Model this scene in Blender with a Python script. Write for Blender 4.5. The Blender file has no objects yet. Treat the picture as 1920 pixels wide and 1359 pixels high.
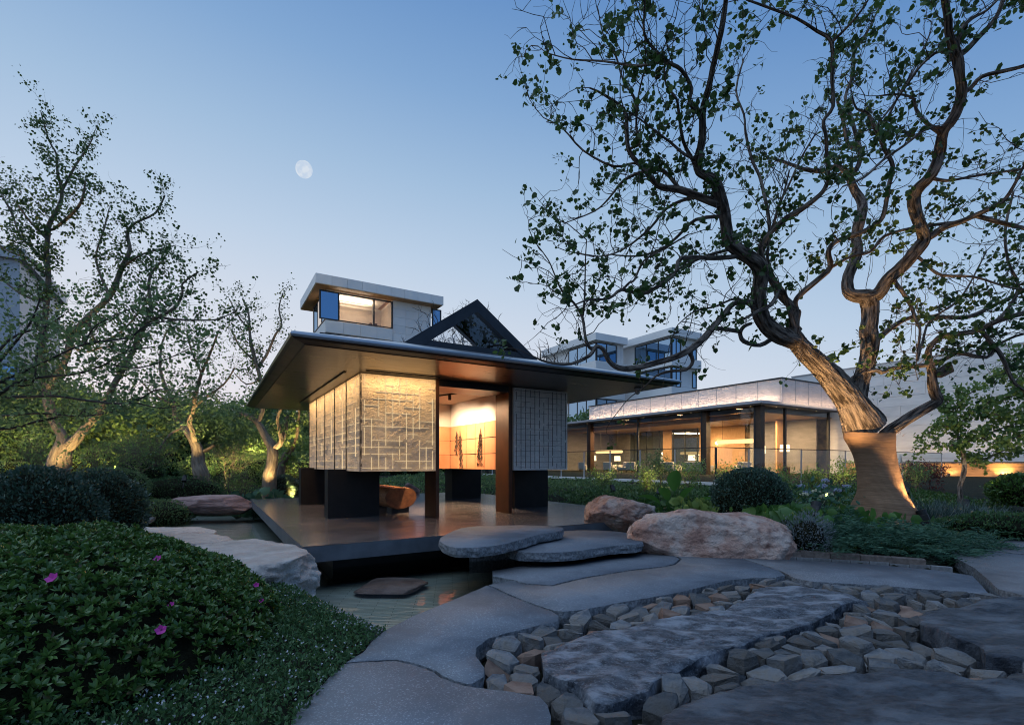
import bpy, bmesh, math, random
import numpy as np
from mathutils import Vector, Matrix, noise, geometry

sc = bpy.context.scene
COL = sc.collection
rad = math.radians
# ------------------------------------------------------------------ camera, sky, light, exposure
E, FPX, CX, CY = 1.35, 930.0, 960.0, 868.0
cd = bpy.data.cameras.new('camera')
cam = bpy.data.objects.new('camera', cd); COL.objects.link(cam); sc.camera = cam
cam.location = (0, 0, E); cam.rotation_euler = (math.pi/2, 0, 0)
cd.sensor_width = 36; cd.lens = FPX/1920*36; cd.shift_y = (CY-679.5)/1920
cd.clip_start = 0.05; cd.clip_end = 1500

def srgb(r, g, b):
    f = lambda c: (c/255/12.92 if c/255 <= .04045 else ((c/255+.055)/1.055)**2.4)
    return (f(r), f(g), f(b), 1)

W = bpy.data.worlds.new('World'); sc.world = W; W.use_nodes = True
nt = W.node_tree; bg = nt.nodes['Background']
tc = nt.nodes.new('ShaderNodeTexCoord')
dot = nt.nodes.new('ShaderNodeVectorMath'); dot.operation = 'DOT_PRODUCT'; dot.inputs[1].default_value = (.17, -.24, 1)
nt.links.new(tc.outputs['Generated'], dot.inputs[0])
mr = nt.nodes.new('ShaderNodeMapRange'); mr.inputs[1].default_value = -.4; mr.inputs[2].default_value = 1.1
nt.links.new(dot.outputs['Value'], mr.inputs[0])
rp = nt.nodes.new('ShaderNodeValToRGB'); nt.links.new(mr.outputs[0], rp.inputs[0])
stops = [(-.4, (222, 220, 229)), (-.2, (221, 221, 231)), (-.094, (216, 221, 233)), (.014, (205, 216, 232)), (.125, (186, 206, 229)),
         (.26, (160, 189, 220)), (.39, (130, 167, 210)), (.52, (101, 144, 198)), (.75, (88, 131, 189)), (1.1, (86, 128, 186))]
el = rp.color_ramp.elements
for i, (p, c) in enumerate(stops):
    e = el[i] if i < 2 else el.new((p+.4)/1.5)
    e.position = (p+.4)/1.5; e.color = srgb(*c)
ns = nt.nodes.new('ShaderNodeTexSky'); ns.sky_type = 'NISHITA'; ns.sun_disc = False
ns.sun_elevation = rad(3); ns.sun_rotation = rad(-40)
mx = nt.nodes.new('ShaderNodeMix'); mx.data_type = 'RGBA'; mx.blend_type = 'ADD'; mx.inputs[0].default_value = .006
nt.links.new(rp.outputs[0], mx.inputs[6]); nt.links.new(ns.outputs[0], mx.inputs[7])
nt.links.new(mx.outputs[2], bg.inputs[0]); bg.inputs[1].default_value = 1.0

sl = bpy.data.lights.new('sky_fill', 'SUN'); sl.energy = 1.45; sl.angle = rad(80); sl.color = (.68, .84, 1)  # very wide soft lamp added as fill from the whole sky
so = bpy.data.objects.new('sky_fill', sl); COL.objects.link(so)
so.rotation_euler = Vector((.34, .12, -.93)).to_track_quat('-Z', 'Y').to_euler()

sc.view_settings.view_transform = 'Standard'; sc.view_settings.look = 'None'
sc.view_settings.exposure = 0; sc.view_settings.gamma = 1; sc.view_settings.use_curve_mapping = False
sc.render.engine = 'CYCLES'
cy = sc.cycles
cy.use_denoising = True; cy.filter_width = 1.05; cy.max_bounces = 7; cy.diffuse_bounces = 3; cy.glossy_bounces = 3; cy.transmission_bounces = 4
cy.transparent_max_bounces = 12; cy.caustics_reflective = False; cy.caustics_refractive = False
cy.sample_clamp_indirect = 3.0; cy.use_light_tree = True

# ------------------------------------------------------------------ helpers
rng = np.random.default_rng(7); random.seed(7)
def gp(u, v, z=0.0):
    y = (E-z)*FPX/(v-CY); return Vector(((u-CX)/FPX*y, y, z))
def dp(u, v, y):
    return Vector(((u-CX)/FPX*y, y, E+(CY-v)/FPX*y))
def poly(px, z=0.0): return [tuple(gp(u, v, z)[:2]) for u, v in px]
ANG = math.atan2(.5192, .8547)

def tag(o, label=None, cat=None, group=None, kind=None):
    if label: o['label'] = label
    if cat: o['category'] = cat
    if group: o['group'] = group
    if kind: o['kind'] = kind
    return o
def empty(name, loc=(0, 0, 0), rz=0, label=None, cat=None, group=None):
    o = bpy.data.objects.new(name, None); COL.objects.link(o); o.location = loc; o.rotation_euler = (0, 0, rz); o.empty_display_size = .1
    return tag(o, label, cat, group)
def link(name, me, mat=None, parent=None, loc=None, rz=None):
    o = bpy.data.objects.new(name, me); COL.objects.link(o)
    if mat is not None and not me.materials: me.materials.append(mat)
    if parent is not None: o.parent = parent
    if loc is not None: o.location = loc
    if rz is not None: o.rotation_euler = (0, 0, rz)
    return o
def fastmesh(name, V, F):
    """V (n,3), F (m,k) uniform faces"""
    V = np.ascontiguousarray(V, np.float32); F = np.ascontiguousarray(F, np.int32)
    me = bpy.data.meshes.new(name); m, k = F.shape
    me.vertices.add(len(V)); me.vertices.foreach_set('co', V.ravel())
    me.loops.add(m*k); me.loops.foreach_set('vertex_index', F.ravel())
    me.polygons.add(m); me.polygons.foreach_set('loop_start', np.arange(0, m*k, k, dtype=np.int32))
    me.update(calc_edges=True); return me

class MB:
    def __init__(s): s.V = []; s.F = []
    def add(s, vs, fs):
        b = len(s.V); s.V += [tuple(v) for v in vs]; s.F += [tuple(i+b for i in f) for f in fs]; return s
    def box(s, x0, x1, y0, y1, z0, z1):
        return s.add([(x0,y0,z0),(x1,y0,z0),(x1,y1,z0),(x0,y1,z0),(x0,y0,z1),(x1,y0,z1),(x1,y1,z1),(x0,y1,z1)],
                     [(0,3,2,1),(4,5,6,7),(0,1,5,4),(1,2,6,5),(2,3,7,6),(3,0,4,7)])
    def prism(s, pts, z0, z1):
        n = len(pts); a = sum(pts[i][0]*pts[(i+1)%n][1]-pts[(i+1)%n][0]*pts[i][1] for i in range(n))
        if a < 0: pts = pts[::-1]
        return s.add([(x,y,z0) for x,y in pts]+[(x,y,z1) for x,y in pts],
                     [tuple(range(n-1,-1,-1)), tuple(range(n,2*n))]+[(i,(i+1)%n,n+(i+1)%n,n+i) for i in range(n)])
    def bar(s, a, b, w, h=None):
        """square bar between two points"""
        h = h or w; a = Vector(a); b = Vector(b); d = (b-a).normalized()
        up = Vector((0,0,1)) if abs(d.z) < .95 else Vector((1,0,0))
        x = d.cross(up).normalized()*w/2; y = x.cross(d).normalized()*h/2
        return s.add([a-x-y,a+x-y,a+x+y,a-x+y,b-x-y,b+x-y,b+x+y,b-x+y], [(0,3,2,1),(4,5,6,7),(0,1,5,4),(1,2,6,5),(2,3,7,6),(3,0,4,7)])
    def cyl(s, p, r, h, n=16, r2=None):
        r2 = r if r2 is None else r2
        c = [(math.cos(2*math.pi*i/n), math.sin(2*math.pi*i/n)) for i in range(n)]
        return s.add([(p[0]+r*a,p[1]+r*b,p[2]) for a,b in c]+[(p[0]+r2*a,p[1]+r2*b,p[2]+h) for a,b in c],
                     [tuple(range(n-1,-1,-1)), tuple(range(n,2*n))]+[(i,(i+1)%n,n+(i+1)%n,n+i) for i in range(n)])
    def lathe(s, p, prof, n=16):
        b = len(s.V); m = len(prof)
        for r, z in prof:
            for i in range(n): s.V.append((p[0]+r*math.cos(2*math.pi*i/n), p[1]+r*math.sin(2*math.pi*i/n), p[2]+z))
        for j in range(m-1):
            for i in range(n): s.F.append((b+j*n+i, b+j*n+(i+1)%n, b+(j+1)*n+(i+1)%n, b+(j+1)*n+i))
        s.F.append(tuple(b+i for i in range(n-1,-1,-1))); s.F.append(tuple(b+(m-1)*n+i for i in range(n))); return s
    def mesh(s, name, smooth=False):
        me = bpy.data.meshes.new(name); me.from_pydata(s.V, [], s.F); me.update()
        if smooth: me.polygons.foreach_set('use_smooth', [True]*len(me.polygons))
        return me
    def build(s, name, mat, parent=None, smooth=False, bevel=0, loc=None, rz=None):
        o = link(name, s.mesh(name, smooth), mat, parent, loc, rz)
        if bevel:
            m = o.modifiers.new('bevel', 'BEVEL'); m.width = bevel; m.segments = 2; m.limit_method = 'ANGLE'
        return o
def Bx(name, mat, parent, x0, x1, y0, y1, z0, z1, bevel=0): return MB().box(x0,x1,y0,y1,z0,z1).build(name, mat, parent, bevel=bevel)

# tubes: list of (points, radii, sides) -> one mesh with uv (around, along in metres)
def tubes(name, items, mat, parent=None, smooth=True, ripple=None, lump=0, ridge=0):
    Vs, Fs, UV = [], [], []; base = 0
    for P, Rr, k in items:
        P = np.asarray(P, float); n = len(P); Rr = np.asarray(Rr, float)
        T = np.gradient(P, axis=0); T /= np.linalg.norm(T, axis=1)[:,None]+1e-9
        ref = np.array([1., 0, 0]) if abs(T[0][0]) < .8 else np.array([0, 1., 0])
        x = np.cross(T[0], ref); x /= np.linalg.norm(x)
        ang = np.linspace(0, 2*math.pi, k, endpoint=False); c, s_ = np.cos(ang), np.sin(ang)
        L = np.concatenate([[0], np.cumsum(np.linalg.norm(np.diff(P, axis=0), axis=1))])
        ring = np.zeros((n, k, 3))
        for i in range(n):
            x = x - T[i]*np.dot(x, T[i]); x /= np.linalg.norm(x)+1e-9; y = np.cross(T[i], x)
            r = Rr[i]*np.ones(k)
            if lump: r = r*(1+lump*np.array([noise.noise(Vector((c[j]*1.3+P[i][0]*.7, s_[j]*1.3, L[i]*2.2))) for j in range(k)]))
            if ridge:
                q_ = Rr[i]/.034
                r = r+ridge*np.array([.5-2.0*min(.5,abs(noise.noise(Vector((c[j]*q_+.35*noise.noise(Vector((c[j]*3,s_[j]*3,L[i]*4))), s_[j]*q_, L[i]*4.2))))) for j in range(k)])
            ring[i] = P[i]+r[:,None]*(c[:,None]*x+s_[:,None]*y)
        Vs.append(ring.reshape(-1,3))
        I, J = np.meshgrid(np.arange(n-1), np.arange(k), indexing='ij'); J2 = (J+1) % k
        Fs.append(np.stack([base+I*k+J, base+I*k+J2, base+(I+1)*k+J2, base+(I+1)*k+J], -1).reshape(-1,4))
        cir = 2*math.pi*max(Rr.max(), .004)
        ua = J/k*cir; ub = (J+1)/k*cir
        UV.append(np.stack([np.stack([ua, L[I]], -1), np.stack([ub, L[I]], -1), np.stack([ub, L[I+1]], -1), np.stack([ua, L[I+1]], -1)], 2).reshape(-1,2))
        # end cap (fan quad-degenerate avoided: collapse tip ring)
        base += n*k
    me = fastmesh(name, np.concatenate(Vs), np.concatenate(Fs))
    uv = me.uv_layers.new(name='UVMap'); uv.data.foreach_set('uv', np.concatenate(UV).astype(np.float32).ravel())
    if smooth: me.polygons.foreach_set('use_smooth', np.ones(len(me.polygons), bool))
    return link(name, me, mat, parent)

LEAF = {
 'oval': (np.array([(0,0,0),(.3,.2,.06),(.7,.19,.05),(1,0,-.04),(.7,-.19,.05),(.3,-.2,.06)]), np.array([(0,3,2,1),(0,5,4,3)])),
 'round': (np.array([(0,0,0),(.1,.38,.08),(.6,.42,.06),(1,0,-.05),(.6,-.42,.06),(.1,-.38,.08)]), np.array([(0,3,2,1),(0,5,4,3)])),
 'dia': (np.array([(0,0,0),(.5,.24,.07),(1,0,0),(.5,-.24,.07)]), np.array([(0,2,1),(0,3,2)])),
 'narrow': (np.array([(0,0,0),(.45,.09,.03),(1,0,-.06),(.45,-.09,.03)]), np.array([(0,2,1),(0,3,2)])),
 'petal': (np.array([(0,0,0),(.5,.3,.1),(1,.12,.12),(1,-.12,.12),(.5,-.3,.1),(.2,0,0)]), np.array([(0,5,2,1),(0,4,3,5)])),
}
def frames(D, up=None):
    N = len(D); D = D/(np.linalg.norm(D, axis=1)[:,None]+1e-9)
    if up is None: up = rng.normal(size=(N,3))
    S = np.cross(up, D); S /= np.linalg.norm(S, axis=1)[:,None]+1e-9
    return D, S, np.cross(D, S)
def leaves_mesh(name, P, D, size, shape='oval', up=None):
    P = np.asarray(P, float); D = np.asarray(D, float); t, f = LEAF[shape]; N = len(P)
    X, Y, Z = frames(D, up); size = np.broadcast_to(size, (N,))
    V = P[:,None,:]+size[:,None,None]*(t[None,:,0,None]*X[:,None]+t[None,:,1,None]*Y[:,None]+t[None,:,2,None]*Z[:,None])
    F = (np.arange(N)*len(t))[:,None,None]+f[None]
    return fastmesh(name, V.reshape(-1,3), F.reshape(-1, f.shape[1]))
def leaves(name, P, D, size, mat, parent=None, shape='oval', up=None):
    o = link(name, leaves_mesh(name, P, D, size, shape, up), mat, parent)
    if parent is not None and len(P) > 60: o['kind'] = 'stuff'
    return o
def blades_mesh(name, P, D, length, width, droop=.6, seg=3):
    """curved strap leaves"""
    P = np.asarray(P, float); N = len(P); D = np.asarray(D, float); D /= np.linalg.norm(D, axis=1)[:,None]
    length = np.broadcast_to(length, (N,)); width = np.broadcast_to(width, (N,)); droop = np.broadcast_to(droop, (N,))
    S = np.cross(D, np.array([0,0,1.])+rng.normal(size=(N,3))*.15); S /= np.linalg.norm(S, axis=1)[:,None]+1e-9
    V = []; 
    for i in range(seg+1):
        t = i/seg; c = P+D*(length*t)[:,None]; c[:,2] -= droop*length*t*t
        hz = D.copy(); hz[:,2] = 0; c += hz*(droop*length*.25*t*t)[:,None]
        w = width*(1-t**1.8)*.5+.0005
        V += [c-S*w[:,None], c+S*w[:,None]]
    V = np.stack(V, 1); m = 2*(seg+1)
    f = np.array([(2*i,2*i+1,2*i+3,2*i+2) for i in range(seg)])
    F = (np.arange(N)*m)[:,None,None]+f[None]
    return fastmesh(name, V.reshape(-1,3), F.reshape(-1,4))

# ------------------------------------------------------------------ materials
def nodes(name):
    m = bpy.data.materials.new(name); m.use_nodes = True; t = m.node_tree
    return m, t, t.nodes['Principled BSDF'], lambda ty: t.nodes.new('ShaderNode'+ty), t.links.new
def c4(c): return tuple(c)+(1,) if len(c) == 3 else tuple(c)
def pmat(name, col, col2=None, rough=.6, scale=4, detail=6, bump=0, bscale=25, bdist=.02, metal=0, spec=.4, stretch=(1,1,1), bstretch=None,
         coord='Object', rnd=0, speck=None, sscale=260, stain=None, stscale=.6, rot=(0,0,0), contrast=(.35,.65), rvar=0, voro=0, emit=None):
    m, t, b, N, L = nodes(name)
    tc = N('TexCoord'); mp = N('Mapping'); mp.inputs['Scale'].default_value = stretch; mp.inputs['Rotation'].default_value = rot
    L(tc.outputs[coord], mp.inputs[0])
    cur = None
    nz = N('TexNoise'); nz.inputs['Scale'].default_value = scale; nz.inputs['Detail'].default_value = detail; nz.inputs['Roughness'].default_value = .6
    L(mp.outputs[0], nz.inputs['Vector'])
    cr = N('ValToRGB'); cr.color_ramp.elements[0].position = contrast[0]; cr.color_ramp.elements[1].position = contrast[1]
    cr.color_ramp.elements[0].color = c4(col); cr.color_ramp.elements[1].color = c4(col2 or col); L(nz.outputs[0], cr.inputs[0]); cur = cr.outputs[0]
    if speck:
        s = N('TexNoise'); s.inputs['Scale'].default_value = sscale; s.inputs['Detail'].default_value = 2; L(tc.outputs[coord], s.inputs['Vector'])
        r2 = N('ValToRGB'); r2.color_ramp.elements[0].position = .55; r2.color_ramp.elements[1].position = .68; L(s.outputs[0], r2.inputs[0])
        x = N('Mix'); x.data_type = 'RGBA'; L(r2.outputs[0], x.inputs[0]); L(cur, x.inputs[6]); x.inputs[7].default_value = c4(speck); cur = x.outputs[2]
    if stain:
        s = N('TexNoise'); s.inputs['Scale'].default_value = stscale; s.inputs['Detail'].default_value = 8; s.inputs['Roughness'].default_value = .65; L(mp.outputs[0], s.inputs['Vector'])
        r2 = N('ValToRGB'); r2.color_ramp.elements[0].position = .48; r2.color_ramp.elements[1].position = .62; L(s.outputs[0], r2.inputs[0])
        x = N('Mix'); x.data_type = 'RGBA'; L(r2.outputs[0], x.inputs[0]); L(cur, x.inputs[6]); x.inputs[7].default_value = c4(stain); cur = x.outputs[2]
    if rnd:
        oi = N('ObjectInfo'); h = N('HueSaturation'); mr_ = N('MapRange'); mr_.inputs[3].default_value = 1-rnd; mr_.inputs[4].default_value = 1+rnd
        L(oi.outputs['Random'], mr_.inputs[0]); L(mr_.outputs[0], h.inputs['Value']); L(cur, h.inputs['Color']); cur = h.outputs[0]
    L(cur, b.inputs['Base Color'])
    b.inputs['Roughness'].default_value = rough; b.inputs['Metallic'].default_value = metal; b.inputs['Specular IOR Level'].default_value = spec
    if rvar:
        r3 = N('MapRange'); r3.inputs[3].default_value = max(0, rough-rvar); r3.inputs[4].default_value = rough+rvar; L(nz.outputs[0], r3.inputs[0]); L(r3.outputs[0], b.inputs['Roughness'])
    if bump:
        mp2 = N('Mapping'); mp2.inputs['Scale'].default_value = bstretch or stretch; mp2.inputs['Rotation'].default_value = rot; L(tc.outputs[coord], mp2.inputs[0])
        if voro:
            bn = N('TexVoronoi'); bn.inputs['Scale'].default_value = bscale; L(mp2.outputs[0], bn.inputs['Vector']); ho = bn.outputs['Distance']
        else:
            bn = N('TexNoise'); bn.inputs['Scale'].default_value = bscale; bn.inputs['Detail'].default_value = 8; bn.inputs['Roughness'].default_value = .65
            L(mp2.outputs[0], bn.inputs['Vector']); ho = bn.outputs[0]
        bu = N('Bump'); bu.inputs['Strength'].default_value = bump; bu.inputs['Distance'].default_value = bdist; L(ho, bu.inputs['Height']); L(bu.outputs[0], b.inputs['Normal'])
    if emit:
        b.inputs['Emission Color'].default_value = c4(emit[0]); b.inputs['Emission Strength'].default_value = emit[1]
    return m
def leafmat(name, c1, c2, trans=.35, rough=.45, spec=.35, c3=None):
    m, t, b, N, L = nodes(name)
    g = N('NewGeometry'); cr = N('ValToRGB'); cr.color_ramp.elements[0].color = c4(c1); cr.color_ramp.elements[1].color = c4(c2)
    if c3: e = cr.color_ramp.elements.new(.93); e.color = c4(c2); cr.color_ramp.elements[2].color = c4(c3)
    L(g.outputs['Random Per Island'], cr.inputs[0]); L(cr.outputs[0], b.inputs['Base Color'])
    b.inputs['Roughness'].default_value = rough; b.inputs['Specular IOR Level'].default_value = spec
    tr = N('BsdfTranslucent'); L(cr.outputs[0], tr.inputs[0]); mxs = N('MixShader'); mxs.inputs[0].default_value = trans
    L(b.outputs[0], mxs.inputs[1]); L(tr.outputs[0], mxs.inputs[2]); L(mxs.outputs[0], t.nodes['Material Output'].inputs[0]); return m
def glow(name, col, strength):
    m, t, b, N, L = nodes(name); e = N('Emission'); e.inputs[0].default_value = c4(col); e.inputs[1].default_value = strength
    L(e.outputs[0], t.nodes['Material Output'].inputs[0]); return m
def thinglass(name, tint=(.92,.95,.95), refl=.08, rough=0.0):
    m, t, b, N, L = nodes(name)
    tr = N('BsdfTransparent'); tr.inputs[0].default_value = c4(tint); gl = N('BsdfGlossy'); gl.inputs['Roughness'].default_value = rough
    lw = N('LayerWeight'); lw.inputs[0].default_value = .25; mr_ = N('MapRange'); mr_.inputs[3].default_value = refl; mr_.inputs[4].default_value = 1
    L(lw.outputs['Fresnel'], mr_.inputs[0]); x = N('MixShader'); L(mr_.outputs[0], x.inputs[0]); L(tr.outputs[0], x.inputs[1]); L(gl.outputs[0], x.inputs[2])
    L(x.outputs[0], t.nodes['Material Output'].inputs[0]); return m
def mirrorglass(name, dark=(.02,.04,.06), tint=(.5,.68,.85), refl=.45):
    m, t, b, N, L = nodes(name)
    d = N('BsdfDiffuse'); d.inputs[0].default_value = c4(dark); gl = N('BsdfGlossy'); gl.inputs[0].default_value = c4(tint); gl.inputs['Roughness'].default_value = .02
    x = N('MixShader'); x.inputs[0].default_value = refl; L(d.outputs[0], x.inputs[1]); L(gl.outputs[0], x.inputs[2]); L(x.outputs[0], t.nodes['Material Output'].inputs[0]); return m

M = {}
M['granite'] = pmat('flamed_granite', (.125,.135,.155), (.18,.192,.215), rough=.75, scale=1.1, speck=(.27,.285,.315), sscale=85, bump=.5, bscale=70, stain=(.105,.112,.13), stscale=.7, bdist=.006, spec=.3, contrast=(.3,.7))
M['granite_edge'] = pmat('split_granite_edge', (.1,.105,.115), (.27,.28,.3), rough=.85, scale=30, bump=.8, bscale=40, bdist=.02, spec=.2)
M['darkslab'] = pmat('dark_gneiss', (.02,.025,.036), (.105,.12,.148), rough=.55, scale=11, stretch=(1,1.8,1), rot=(0,0,.45), detail=10, contrast=(.38,.66), speck=(.15,.165,.19), sscale=60, bump=1, bscale=24, bstretch=(1,1.7,1), bdist=.035, spec=.4, stain=(.25,.27,.31), stscale=3.6)
M['blackslab'] = pmat('near_black_gneiss', (.014,.018,.027), (.062,.072,.092), rough=.5, scale=10, stretch=(1,2.2,1), rot=(0,0,.45), detail=10, contrast=(.38,.66), bump=1, bscale=22, bstretch=(1,1.9,1), bdist=.04, spec=.45, stain=(.11,.125,.15), stscale=2.2)
M['rubble'] = pmat('broken_rock', (.07,.078,.09), (.19,.198,.212), rough=.75, scale=7, bump=1, bscale=14, bdist=.05, rnd=.5, spec=.3, stain=(.14,.125,.112), stscale=3)
M['rubble2'] = pmat('rusty_broken_rock', (.11,.065,.05), (.2,.135,.105), rough=.8, scale=5, bump=.7, bscale=22, bdist=.02, rnd=.3, spec=.3)
M['pinkrock'] = pmat('pink_sandstone', (.42,.235,.18), (.60,.41,.335), rough=.85, scale=3.0, detail=9, bump=1, bscale=8, bdist=.12, spec=.2, stain=(.62,.5,.44), stscale=2.6, contrast=(.36,.6), speck=(.27,.15,.12), sscale=7)
M['redrock'] = pmat('red_sandstone', (.2,.12,.11), (.42,.29,.27), rough=.8, scale=2.5, bump=.9, bscale=8, bdist=.05, spec=.25, stretch=(1,1,3))
M['palerock'] = pmat('pale_limestone', (.42,.37,.335), (.6,.56,.53), rough=.85, scale=2.4, bump=1, bscale=7, bdist=.1, spec=.2, stain=(.45,.37,.33), stscale=2)
M['soil'] = pmat('dark_soil', (.012,.014,.01), (.03,.032,.02), rough=.95, scale=6, bump=.8, bscale=30, bdist=.05, spec=.1)
M['brick'] = pmat('kerb_brick', (.085,.066,.058), (.16,.13,.115), rough=.85, scale=18, bump=.5, bscale=60, bdist=.008, rnd=.25, spec=.2)
M['palebrick'] = pmat('pale_edging_brick', (.13,.13,.135), (.21,.21,.215), rough=.8, scale=18, bump=.4, bscale=60, bdist=.006, rnd=.2, spec=.2)
M['decktile'] = pmat('polished_dark_stone', (.085,.076,.078), (.165,.148,.145), rough=.2, scale=1.6, stretch=(1,4,1), detail=8, bump=.05, bscale=5, bdist=.004, spec=.55, rnd=.14, rvar=.1)
M['deckside'] = pmat('dark_stone_edge', (.08,.088,.1), (.13,.14,.16), rough=.45, scale=3, spec=.4)
M['bronze'] = pmat('dark_bronze', (.016,.016,.017), (.03,.028,.027), rough=.36, scale=2, metal=.6, spec=.5, rvar=.1)
M['soffit'] = pmat('bronze_soffit', (.036,.027,.021), (.06,.044,.034), rough=.3, scale=1.5, stretch=(1,7,1), metal=.35, spec=.5, bump=.06, bscale=3, bdist=.02, rvar=.08)
M['roofmetal'] = pmat('roof_metal', (.34,.36,.39), (.42,.44,.47), rough=.3, scale=1, metal=.9, spec=.5)
M['pier'] = pmat('black_steel', (.011,.010,.010), (.02,.018,.017), rough=.6, scale=2, metal=.2, spec=.3)
M['gable'] = pmat('blue_black_steel', (.035,.042,.055), (.05,.058,.072), rough=.4, metal=.4, spec=.5)
M['column'] = pmat('rust_brown_steel', (.05,.021,.011), (.08,.034,.017), rough=.4, metal=.4, scale=2, spec=.4)
M['plaster'] = pmat('warm_plaster', (.72,.62,.52), (.76,.67,.57), rough=.85, scale=2, spec=.2)
M['copper'] = pmat('copper_panel', (.70,.27,.12), (.80,.36,.18), rough=.38, scale=1.3, metal=.25, rnd=.08, spec=.4)
M['log'] = pmat('oiled_log', (.19,.075,.028), (.36,.16,.06), rough=.5, scale=5, stretch=(4,1,4), bump=.7, bscale=6, bstretch=(5,1,5), bdist=.03, spec=.4)
M['logend'] = pmat('log_end_grain', (.12,.045,.018), (.25,.1,.038), rough=.6, scale=9, bump=.3, bscale=20, bdist=.01)
M['driedplant'] = pmat('dried_plant', (.05,.03,.018), (.10,.055,.03), rough=.9)
M['whitestone'] = pmat('pale_building_stone', (.72,.71,.70), (.78,.77,.76), rough=.8, scale=.5, bump=.2, bscale=3, bdist=.02, spec=.2, rnd=.05)
M['wallblock'] = pmat('pale_ashlar', (.68,.66,.645), (.78,.76,.74), rough=.8, scale=1.1, stretch=(1,1,4), bump=.3, bscale=5, bstretch=(1,1,4), bdist=.02, spec=.2, rnd=.045)
M['hammer'] = pmat('hammered_panel', (.66,.58,.54), (.74,.66,.62), rough=.42, scale=2, bump=.8, bscale=2.6, bstretch=(1,1,2.4), bdist=.10, spec=.35)
M['alum'] = pmat('grey_aluminium', (.42,.41,.42), (.48,.47,.48), rough=.45, metal=.3, scale=1)
M['frame'] = pmat('dark_window_frame', (.018,.02,.024), (.025,.027,.03), rough=.45, spec=.4)
M['winglass'] = mirrorglass('blue_window_glass', (.015,.04,.07), (.42,.62,.85), .6)
M['winlit'] = pmat('lit_room', (.6,.5,.42), (.75,.68,.6), rough=.8, scale=.8, emit=((1,.84,.7), .42))
M['thin'] = thinglass('clear_glass', (.95,.96,.95), .06)
M['rail'] = thinglass('balustrade_glass', (.9,.94,.93), .07)
M['gableglass'] = thinglass('gable_glass', (.8,.85,.9), .1)
M['wood'] = pmat('warm_timber', (.30,.145,.06), (.42,.22,.095), rough=.5, scale=2, stretch=(1,1,8), rnd=.1)
M['woodv'] = pmat('timber_wall_lining', (.36,.2,.09), (.47,.28,.14), rough=.55, scale=3, stretch=(9,9,.7), rnd=.08)
M['floorlight'] = pmat('pale_interior_floor', (.3,.26,.22), (.36,.31,.26), rough=.35, scale=1)
M['cream'] = pmat('cream_upholstery', (.62,.57,.52), (.7,.65,.6), rough=.9, scale=20, bump=.2, bscale=80, bdist=.004)
M['darkwood'] = pmat('dark_timber', (.06,.035,.022), (.09,.05,.03), rough=.5)
M['terrace'] = pmat('pale_terrace_paving', (.32,.32,.33), (.4,.4,.41), rough=.6, scale=1)
M['warmwall'] = pmat('sandy_render', (.5,.4,.3), (.58,.47,.36), rough=.85, scale=3)
M['greywall'] = pmat('grey_stone_lining', (.16,.15,.145), (.23,.215,.205), rough=.6, scale=1.2, stretch=(1,1,4))
M['lampshade'] = glow('lit_lampshade', (1,.72,.40), 3.2)
M['pendant'] = glow('lit_pendant', (1,.60,.25), 2.2)
M['led'] = glow('led_lens', (1,.72,.38), 2)
M['downled'] = glow('downlight_lens', (1,.72,.38), 1.6)
M['slit'] = glow('lit_slit', (1,.74,.42), .85)
M['groove'] = pmat('dark_groove', (.15,.14,.135), (.19,.18,.17), rough=.9)
M['black'] = pmat('matt_black', (.012,.012,.013), (.018,.018,.019), rough=.6)
M['rope'] = pmat('hemp_rope', (.235,.14,.085), (.33,.21,.135), rough=.95, scale=3, coord='UV', stretch=(1.2,14,1), bump=.5, bscale=40, bstretch=(3,3,3), bdist=.01, spec=.1, stain=(.22,.135,.085), stscale=1.3, contrast=(.25,.75))
M['bark'] = pmat('furrowed_bark', (.05,.038,.032), (.31,.25,.21), rough=.9, scale=4.5, coord='UV', stretch=(3.2,.7,1), bump=1, bscale=5, bstretch=(3.2,.85,1), bdist=.12, spec=.12, contrast=(.40,.60))
M['bark2'] = pmat('pale_bark', (.13,.1,.075), (.27,.215,.16), rough=.9, scale=4, coord='UV', stretch=(2.4,.7,1), bump=1, bscale=4, bstretch=(2.4,.7,1), bdist=.1, spec=.15)
M['twig'] = pmat('dark_twig', (.035,.028,.026), (.07,.055,.05), rough=.9, scale=8)
M['lf_hero'] = leafmat('tree_leaf', (.026,.06,.018), (.07,.135,.036), .4, rough=.5, c3=(.12,.19,.045))
M['lf_left'] = leafmat('left_tree_leaf', (.035,.075,.022), (.10,.165,.05), .35, c3=(.12,.17,.05))
M['lf_bg'] = leafmat('garden_tree_leaf', (.08,.145,.06), (.17,.255,.095), .4)
M['lf_light'] = leafmat('light_green_leaf', (.16,.25,.065), (.29,.39,.11), .4)
M['lf_box'] = leafmat('box_leaf', (.03,.065,.045), (.075,.135,.09), .15, rough=.35, spec=.5)
M['lf_azalea'] = leafmat('azalea_leaf', (.03,.08,.018), (.1,.185,.038), .25, rough=.35, spec=.5, c3=(.09,.06,.03))
M['lf_cover'] = leafmat('groundcover_leaf', (.035,.085,.03), (.09,.17,.06), .25, rough=.5)
M['lf_grass'] = leafmat('lawn_leaf', (.06,.13,.035), (.13,.22,.06), .3, rough=.5)
M['lf_fern'] = leafmat('fern_leaf', (.035,.095,.055), (.085,.185,.11), .25, rough=.5)
M['lf_silver'] = leafmat('silver_leaf', (.14,.17,.18), (.27,.31,.33), .2, rough=.7)
M['lf_maple'] = leafmat('maple_leaf', (.1,.17,.045), (.2,.29,.085), .4)
M['lf_red'] = leafmat('red_maple_leaf', (.1,.03,.03), (.16,.06,.05), .4)
M['lf_iris'] = leafmat('strap_leaf', (.03,.06,.045), (.09,.13,.11), .25, rough=.4, c3=(.2,.24,.22))
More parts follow.
